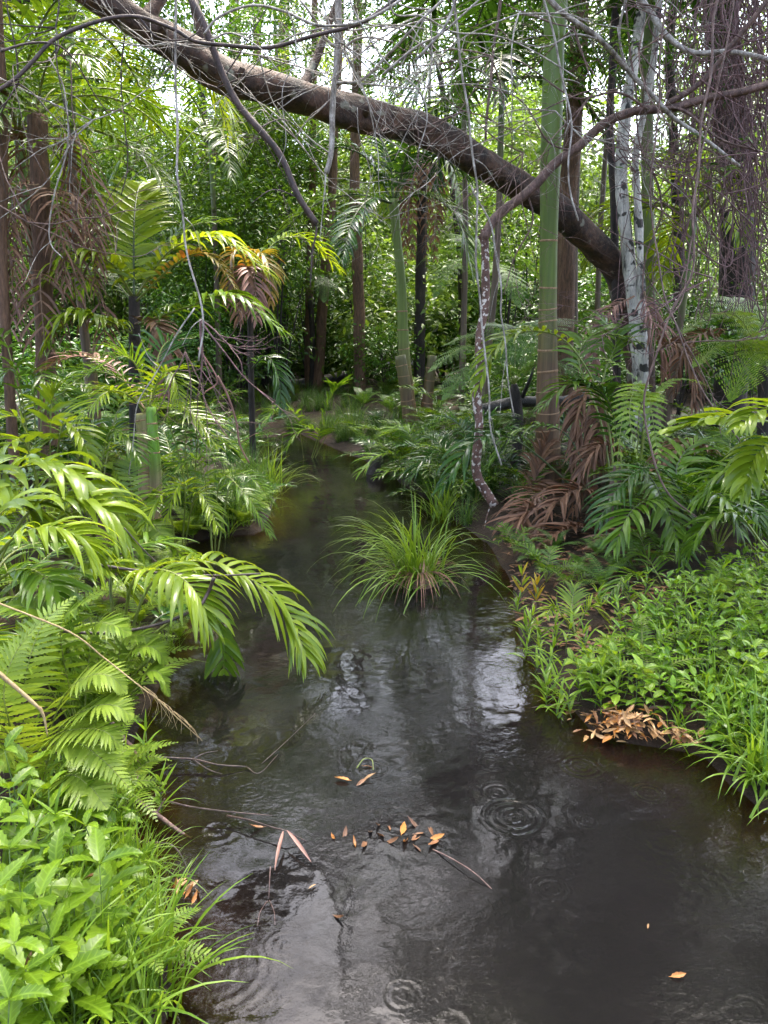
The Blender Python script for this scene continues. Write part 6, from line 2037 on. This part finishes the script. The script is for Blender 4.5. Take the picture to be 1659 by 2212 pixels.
# leafy sprays in the upper middle
UL = [serrated_leaf('leaf', M[k], .075, .042, 5, .5, 0, .2) for k in ('shrub_pale', 'crown_bright', 'shrub')]
for i, (px, py, d, lab) in enumerate(((1290, 130, 7.2, 'blue-green leaves sprouting near the white trunk top'), (1330, 60, 7.4, 'small leaves sprouting along the arched branch'), (1190, 90, 7.2, 'green leaves sprouting in front of the tall palm crown'),
                                     (260, 240, 6.6, 'rounded green leaves sprouting by the backlit palm'), (200, 330, 6.8, 'drooping green leaves sprouting over the young palm'), (90, 250, 6.6, 'green leaves sprouting by the shaggy palm crown'),
                                     (1560, 380, 7.4, 'scattered small leaves on the vine curtain'), (1440, 330, 7.6, 'small green leaves beside the olive trunk'), (560, 300, 7.5, 'pale green leaves sprouting under the leaning trunk'), (470, 330, 7.8, 'pale green leaves next to the diagonal branch'),
                                     (1020, 60, 7.4, 'green leaves sprouting among the pale twigs'), (130, 120, 6.6, 'green leaves sprouting high beside the backlit palm'))):
    p = W(px, py, d)
    root = thing('leafy_twig', lab, 'twig', p)
    for b in range(5):
        az = random.uniform(0, 6.28)
        P = arch((0, 0, 0), az, random.uniform(-.4, .6), random.uniform(.4, .8), random.uniform(.3, 1.2))
        mb = MB()
        tube(mb, spline(P, 10), [.004 * (1 - .7 * k / 9) for k in range(10)], 4)
        put('twig', mb.mesh('twig', M['liana_brown']), root)
        for k in range(9):
            q = spline(P, 10)[1 + k]
            put('leaf', random.choice(UL), root, Matrix.Translation(q) @ Euler((random.uniform(-.5, .5), random.uniform(-.2, .9), az + (1 if k % 2 else -1) * random.uniform(.6, 1.3))).to_matrix().to_4x4() @ Matrix.Scale(random.uniform(.7, 1.3), 4))
# fallen sticks over the near bank
build_liana('fallen_stick', 'curved black stick arching across the low glossy palm', 'stick', [
    ([(130, 1362, 3.45), (200, 1366, 3.5), (265, 1362, 3.55), (356, 1346, 3.6), (425, 1318, 3.65), (448, 1285, 3.7), (460, 1250, 3.7)], .008, .010)], mat='twig_wet')
build_liana('fallen_stick', 'straight brown stick lying over the long combed frond', 'stick', [
    ([(200, 1215, 3.9), (265, 1228, 3.95), (350, 1242, 4.0), (450, 1246, 4.0), (565, 1241, 4.0)], .010, .005), ([(270, 1140, 4.0), (330, 1205, 4.0), (400, 1258, 4.0)], .004, .003)], mat='twig_wet')
build_liana('seed_stalk', 'straw-coloured dry grass stalk with drooping branched seed head', 'grass stalk', [
    ([(-20, 1300, 2.7), (139, 1363, 2.75), (225, 1425, 2.8), (310, 1483, 2.8), (348, 1508, 2.8), (400, 1556, 2.8), (433, 1588, 2.8)], .004, .0012)]
    + [([(310 + k * 11, 1483 + k * 9, 2.8), (330 + k * 11 + random.uniform(-4, 14), 1508 + k * 9, 2.79), (345 + k * 11 + random.uniform(-20, 16), 1545 + k * 8, 2.78)], .0012, .0005) for k in range(9)]
    + [([(300 + k * 14, 1477 + k * 11, 2.8), (300 + k * 14 + random.uniform(0, 18), 1510 + k * 9, 2.8), (306 + k * 13, 1545 + k * 6, 2.8)], .0009, .0004) for k in range(6)], mat='straw', wob=0, sides=5)
build_liana('dry_leaf_blade', 'broad bleached grass blade with rusty tip over the ferns', 'grass blade', [([(-20, 1440, 2.5), (40, 1490, 2.5), (85, 1530, 2.5)], .009, .006), ([(85, 1528, 2.5), (95, 1550, 2.5), (102, 1590, 2.5)], .007, .002)], mat='straw', sides=4)

# ------------------------------------------------------------------ things in the water


def stick(name, lab, paths, mat='twig_wet'):
    P0 = G(*paths[0][0][0])
    root = thing(name, lab, 'stick', P0)
    for i, (pp, ra, rb) in enumerate(paths):
        P = [G(q[0], q[1], q[2] if len(q) > 2 else .01) for q in pp]
        n = max(8, 5 * len(P))
        C = spline(P, n)
        mb = MB()
        tube(mb, C, [ra + (rb - ra) * k / (n - 1) for k in range(n)], 6, .3, seed=i)
        put('stick' if i == 0 else 'twig', mb.mesh('stick', M[mat], P0), root)


stick('sunken_branch', 'thick wet brown branch slipping from the near bank into water', [([(225, 1540, .22), (262, 1590, .16), (300, 1640, .10), (283, 1723, .12)], .011, .009), ([(283, 1723, .12), (337, 1758, .05), (372, 1785, .02), (412, 1813, -.02)], .011, .007), ([(337, 1758, .05), (350, 1735, .08), (356, 1725, .1)], .005, .003)], 'liana_brown')
stick('sunken_twig', 'thin wet twig bending down to the soaked leaf clump', [([(300, 1818, .08), (340, 1820, .09), (372, 1826, .09), (398, 1860, .05), (407, 1900, .0)], .0035, .002)])
stick('sunken_twig', 'knotty wet twig lying along the water below the fern tips', [([(250, 1636, .06), (330, 1636, .05), (416, 1640, .04), (470, 1652, .03), (532, 1656, .01)], .006, .003), ([(416, 1640, .04), (440, 1628, .05), (470, 1622, .05)], .003, .0015), ([(416, 1640, .04), (450, 1662, .02), (480, 1672, .0)], .003, .0015),
                                                                                                ([(532, 1656, .01), (560, 1670, .0), (600, 1630, .01)], .0025, .001)])
stick('sunken_twig', 'long wet twig pointing at the two dried leaves', [([(366, 1732, .06), (420, 1744, .05), (500, 1754, .04), (588, 1762, .02)], .004, .002)])
stick('sunken_twig', 'dark wet twig that holds the two dried leaves', [([(490, 1762, .03), (540, 1772, .04), (590, 1788, .04), (620, 1796, .04), (662, 1818, .0)], .0045, .002)])
stick('sunken_twig', 'thin curved twig trailing away from the orange leaf raft', [([(935, 1835, .0), (985, 1860, .015), (1030, 1890, .015), (1076, 1935, -.01)], .003, .0018)], 'liana_brown')
stick('sunken_twig', 'thin upright reed stalk with its root strands in open water', [([(584, 1872, .06), (582, 1910, .03), (580, 1950, -.01)], .0022, .0015), ([(578, 1945, .0), (562, 1970, .005), (556, 2000, .0)], .0012, .0008), ([(582, 1945, .0), (592, 1970, .003), (594, 1998, .0)], .0012, .0008)], 'liana_brown')
stick('sunken_twig', 'fine bare twig slanting across open water near the bank', [([(565, 1650, .0), (620, 1600, .03), (682, 1540, .06)], .0018, .001)])
stick('sunken_twig', 'forked thin twig poking from the creeper bank into water', [([(1330, 1520, .05), (1260, 1518, .03), (1180, 1524, .01), (1140, 1530, -.005)], .003, .0015), ([(1240, 1518, .03), (1190, 1505, .02), (1160, 1515, .01)], .002, .001)], 'liana_brown')

FL = {}
for k in ('orange', 'tan', 'litter'):
    FL[k] = []
    for d, w in ((.6, .026), (-.9, .036), (1.2, .020), (-.3, .042), (-1.6, .03), (.2, .032)):
        mb = MB()
        strip(mb, Vector((-.04, 0, 0)), Vector((1, 0, .06)), Z, .08, w, d, 7, prof_leaf, .5, serr=.10, twist=random.uniform(-1.2, 1.2))
        strip(mb, Vector((-.04, 0, 0)), Vector((-1, .1, .1)), Z, .015, .003, 0, 2, prof_grass, .1)
        FL[k].append(mb.mesh('leaf', M[k]))


def float_leaf(px, py, kind, lab, s=1.0, grp=None, tilt=.1, z=.006, rz=None, name='floating_leaf'):
    p = G(px, py, z)
    o = put(name, random.choice(FL[kind]))
    o.location = p
    o.rotation_euler = (random.uniform(-tilt, tilt), random.uniform(-tilt, tilt), random.uniform(0, 6.28) if rz is None else rz)
    o.scale = (s, s, s)
    return tag(o, lab, 'leaf', grp)


float_leaf(1466, 2108, 'orange', 'single bright orange leaf floating alone on dark water', .62, rz=.1)
float_leaf(676, 1914, 'tan', 'tiny pale curled leaf floating beyond the reed stalk', .4)
float_leaf(738, 1684, 'orange', 'thin orange leaf curl floating beside the tan leaf', .9, rz=2.9)
float_leaf(795, 1678, 'tan', 'tan leaf floating upright over yellow stalk', .75, tilt=.5, z=.015)
float_leaf(798, 1655, 'orange', 'orange leaf partly sunk by the yellow curl', .7, tilt=.4)
float_leaf(780, 1690, 'litter', 'brown soaked leaf under the tan leaf', .8)
float_leaf(550, 1790, 'litter', 'half-sunken brown leaf near the dried leaf pair', .9, z=.003)
float_leaf(1400, 2000, 'tan', 'fleck of straw-coloured leaf on open water', .3)
float_leaf(735, 1985, 'litter', 'amber leaf just under the water surface', .7, z=.003)
float_leaf(765, 1820, 'orange', 'amber leaf at the tail of the sunken raft', .6, z=.003)
for px, py, s in ((862, 1800, .9), (890, 1780, .9), (932, 1795, .9), (842, 1790, .8), (905, 1835, .8), (935, 1826, .9), (822, 1806, .7), (876, 1822, .9), (800, 1800, .7), (850, 1818, .8), (720, 1812, .6), (745, 1800, .7), (785, 1826, .7), (815, 1785, .6), (870, 1790, .9), (915, 1800, .9), (898, 1812, .8), (945, 1810, .8)):
    float_leaf(px, py, random.choice(('litter', 'litter', 'orange')), 'orange-brown leaf of the loose half-sunken raft in mid water', s, 'leaves of the half-sunken raft', .3, random.uniform(-.006, .006))
for k in range(14):
    float_leaf(405 + random.gauss(0, 14), 1918 + random.gauss(0, 9), random.choice(('tan', 'litter', 'orange')), 'shrivelled leaf of the small soaked clump off the near bank', random.uniform(.4, .7), 'leaves of the soaked clump', .8, random.uniform(.005, .025))
for k in range(170):
    px, py = random.gauss(1345, 40), random.gauss(1563, 19)
    if k > 130:
        px, py = random.gauss(1450, 40), random.gauss(1590, 8)
    p = G(px, py, .02)
    zz = max(.008, gz(p.x, p.y) + .012) + random.uniform(0, .025)
    float_leaf(px, py, random.choice(('tan', 'orange', 'tan', 'litter')), 'tan fallen leaf of the drift lodged against the creeper bank', random.uniform(.4, 1.15), 'leaves of the drift at the creeper bank', .4, zz)
# two dried strap leaves hung on the twig
for lab, a, b in (('long dried leaf strip hanging from the wet twig', (612, 1795, .05), (594, 1886, .0)), ('shorter dried leaf strip splayed from the same wet twig', (620, 1794, .05), (672, 1868, .0))):
    A, Bp = G(*a), G(*b)
    d = Bp - A
    mb = MB()
    strip(mb, Vector((0, 0, 0)), d + Vector((0, 0, .03)), Z, d.length, .022, .3, 8, prof_leaf, .6, twist=.6)
    o = put('dried_leaf', mb.mesh('dried_leaf', M['dead_pink']))
    o.location = A
    tag(o, lab, 'leaf')
# yellow stalk curl
build_liana('yellow_stalk', 'yellow-green curled stalk floating among the orange leaves', 'stalk', [([G(770, 1660, .01), G(785, 1638, .03), G(803, 1640, .03), G(806, 1662, .01)], .003, .002)] if False else [([(770, 1660, G(770, 1660).y), (785, 1640, G(785, 1650).y), (803, 1642, G(803, 1650).y), (806, 1664, G(806, 1664).y)], .003, .002)], mat='rachis')

# ------------------------------------------------------------------ labels of the scattered plants: counted from a landmark each
SHORT = {
    'tall_palm': 'the tall green palm', 'slim_palm': 'the slim green palm', 'black_trunk_palm': 'the black palm trunk', 'white_barked_tree': 'the white twin trunk', 'vine_clad_tree': 'the vine-clad tree',
    'brown_trunk_tree': 'the straight brown trunk', 'ringed_palm': 'the ringed palm stem', 'young_palm': 'the young upright palm', 'shaggy_palm': 'the shaggy palm', 'dying_palm': 'the yellow collapsing palm',
    'creekside_palm': 'the palm arching over water', 'broadleaf_palm': 'the broad-leaflet palm', 'lomandra_tuft': 'the big creek tuft', 'drooping_palm': 'the low drooping palm', 'bank_palm': 'the bright bank palm',
    'hanging_fern': 'the trailing fern', 'croton_sprout': 'the yellow sprout', 'seed_stalk': 'the dry seed stalk', 'rotten_stump': 'the rotten black stump', 'fallen_log': 'the black wet log', 'sunken_branch': 'the wet sunken branch',
    'green_stem_tree': 'the olive trunk', 'paired_trunk_tree': 'the broad distant trunk', 'dark_frond_palm': 'the dark hanging frond', 'bark_stump': 'the pinkish broken stick', 'dead_stick': 'the bleached dead stick'}
TENS = {2: 'twenty', 3: 'thirty', 4: 'forty', 5: 'fifty'}
ORD = 'first second third fourth fifth sixth seventh eighth ninth tenth eleventh twelfth thirteenth fourteenth fifteenth sixteenth seventeenth eighteenth nineteenth twentieth'.split()
ORD += [f'{TENS[t]}-{ORD[u]}' for t in (2, 3, 4, 5) for u in range(9)]
marks, scattered = [], {}
LOOK = {'bright saplings deep in the forest': 'bright yellow-green sapling', 'far forest trees': 'tall far forest tree', 'palm seedlings on the forest floor': 'dark palm seedling', 'dark understorey shrubs': 'dark glossy leafy shrub',
        'pale understorey shrubs': 'pale grey-green leafy shrub', 'toothed-leaf herbs on the near bank': 'soft green toothed-leaf herb', 'creepers of the dense bank patch': 'glossy small-leaved creeper', 'creepers at the water edge': 'glossy water-edge creeper',
        'ferns filling the palm bank': 'light green thicket fern', 'grass clumps filling the palm bank': 'green grass clump', 'young palms filling the palm bank': 'leafy young palm', 'ground ferns on the far banks': 'low shaded fern',
        'sedge tufts on the far banks': 'dark arching sedge tuft', 'ferns behind the creeper patch': 'shaded thicket fern', 'palm seedlings behind the creeper patch': 'shaded palm seedling', 'narrow-leaved herbs on the palm mud bank': 'narrow-leaved mud-bank herb',
        'narrow-leaved herbs on the near bank': 'narrow-leaved near-bank herb', 'grass tufts on the near bank': 'broad light green grass tuft', 'grass tufts on the creeper bank': 'broad light green grass tuft', 'canopy trees over the creek': 'added overhanging shade tree',
        'round-leaved creepers near the grass': 'dull round-leaved creeper', 'mid-green saplings behind the creek': 'mid-green leafy sapling', 'tall saplings before the distant trunks': 'tall slender mid-green sapling', 'ferns in the creeper patch': 'small patch fern', 'grass tufts in the creeper patch': 'strappy patch grass tuft'}
for o in list(COL.objects):
    if o.parent is not None or o.type == 'LIGHT' or o.type == 'CAMERA':
        continue
    k = o.name.split('.')[0]
    if k in SHORT and k not in [m_[2] for m_ in marks]:
        marks.append((Vector((o.location.x, o.location.y)), SHORT[k], k))
    g_ = o.get('group')
    if g_ in LOOK:
        scattered.setdefault(g_, []).append(o)
for g_, obs in scattered.items():
    by = {}
    for o in obs:
        p = Vector((o.location.x, o.location.y))
        d, ph = min(((p - q).length, ph) for q, ph, _ in marks)
        by.setdefault(ph, []).append((d, o))
    for ph, lst in by.items():
        lst.sort(key=lambda t: t[0])
        for i, (d, o) in enumerate(lst):
            if len(lst) <= len(ORD):
                o['label'] = f'{LOOK[g_]}, {ORD[i]} away from {ph}'
            else:
                o['label'] = f'{LOOK[g_]} in the patch around {ph}'
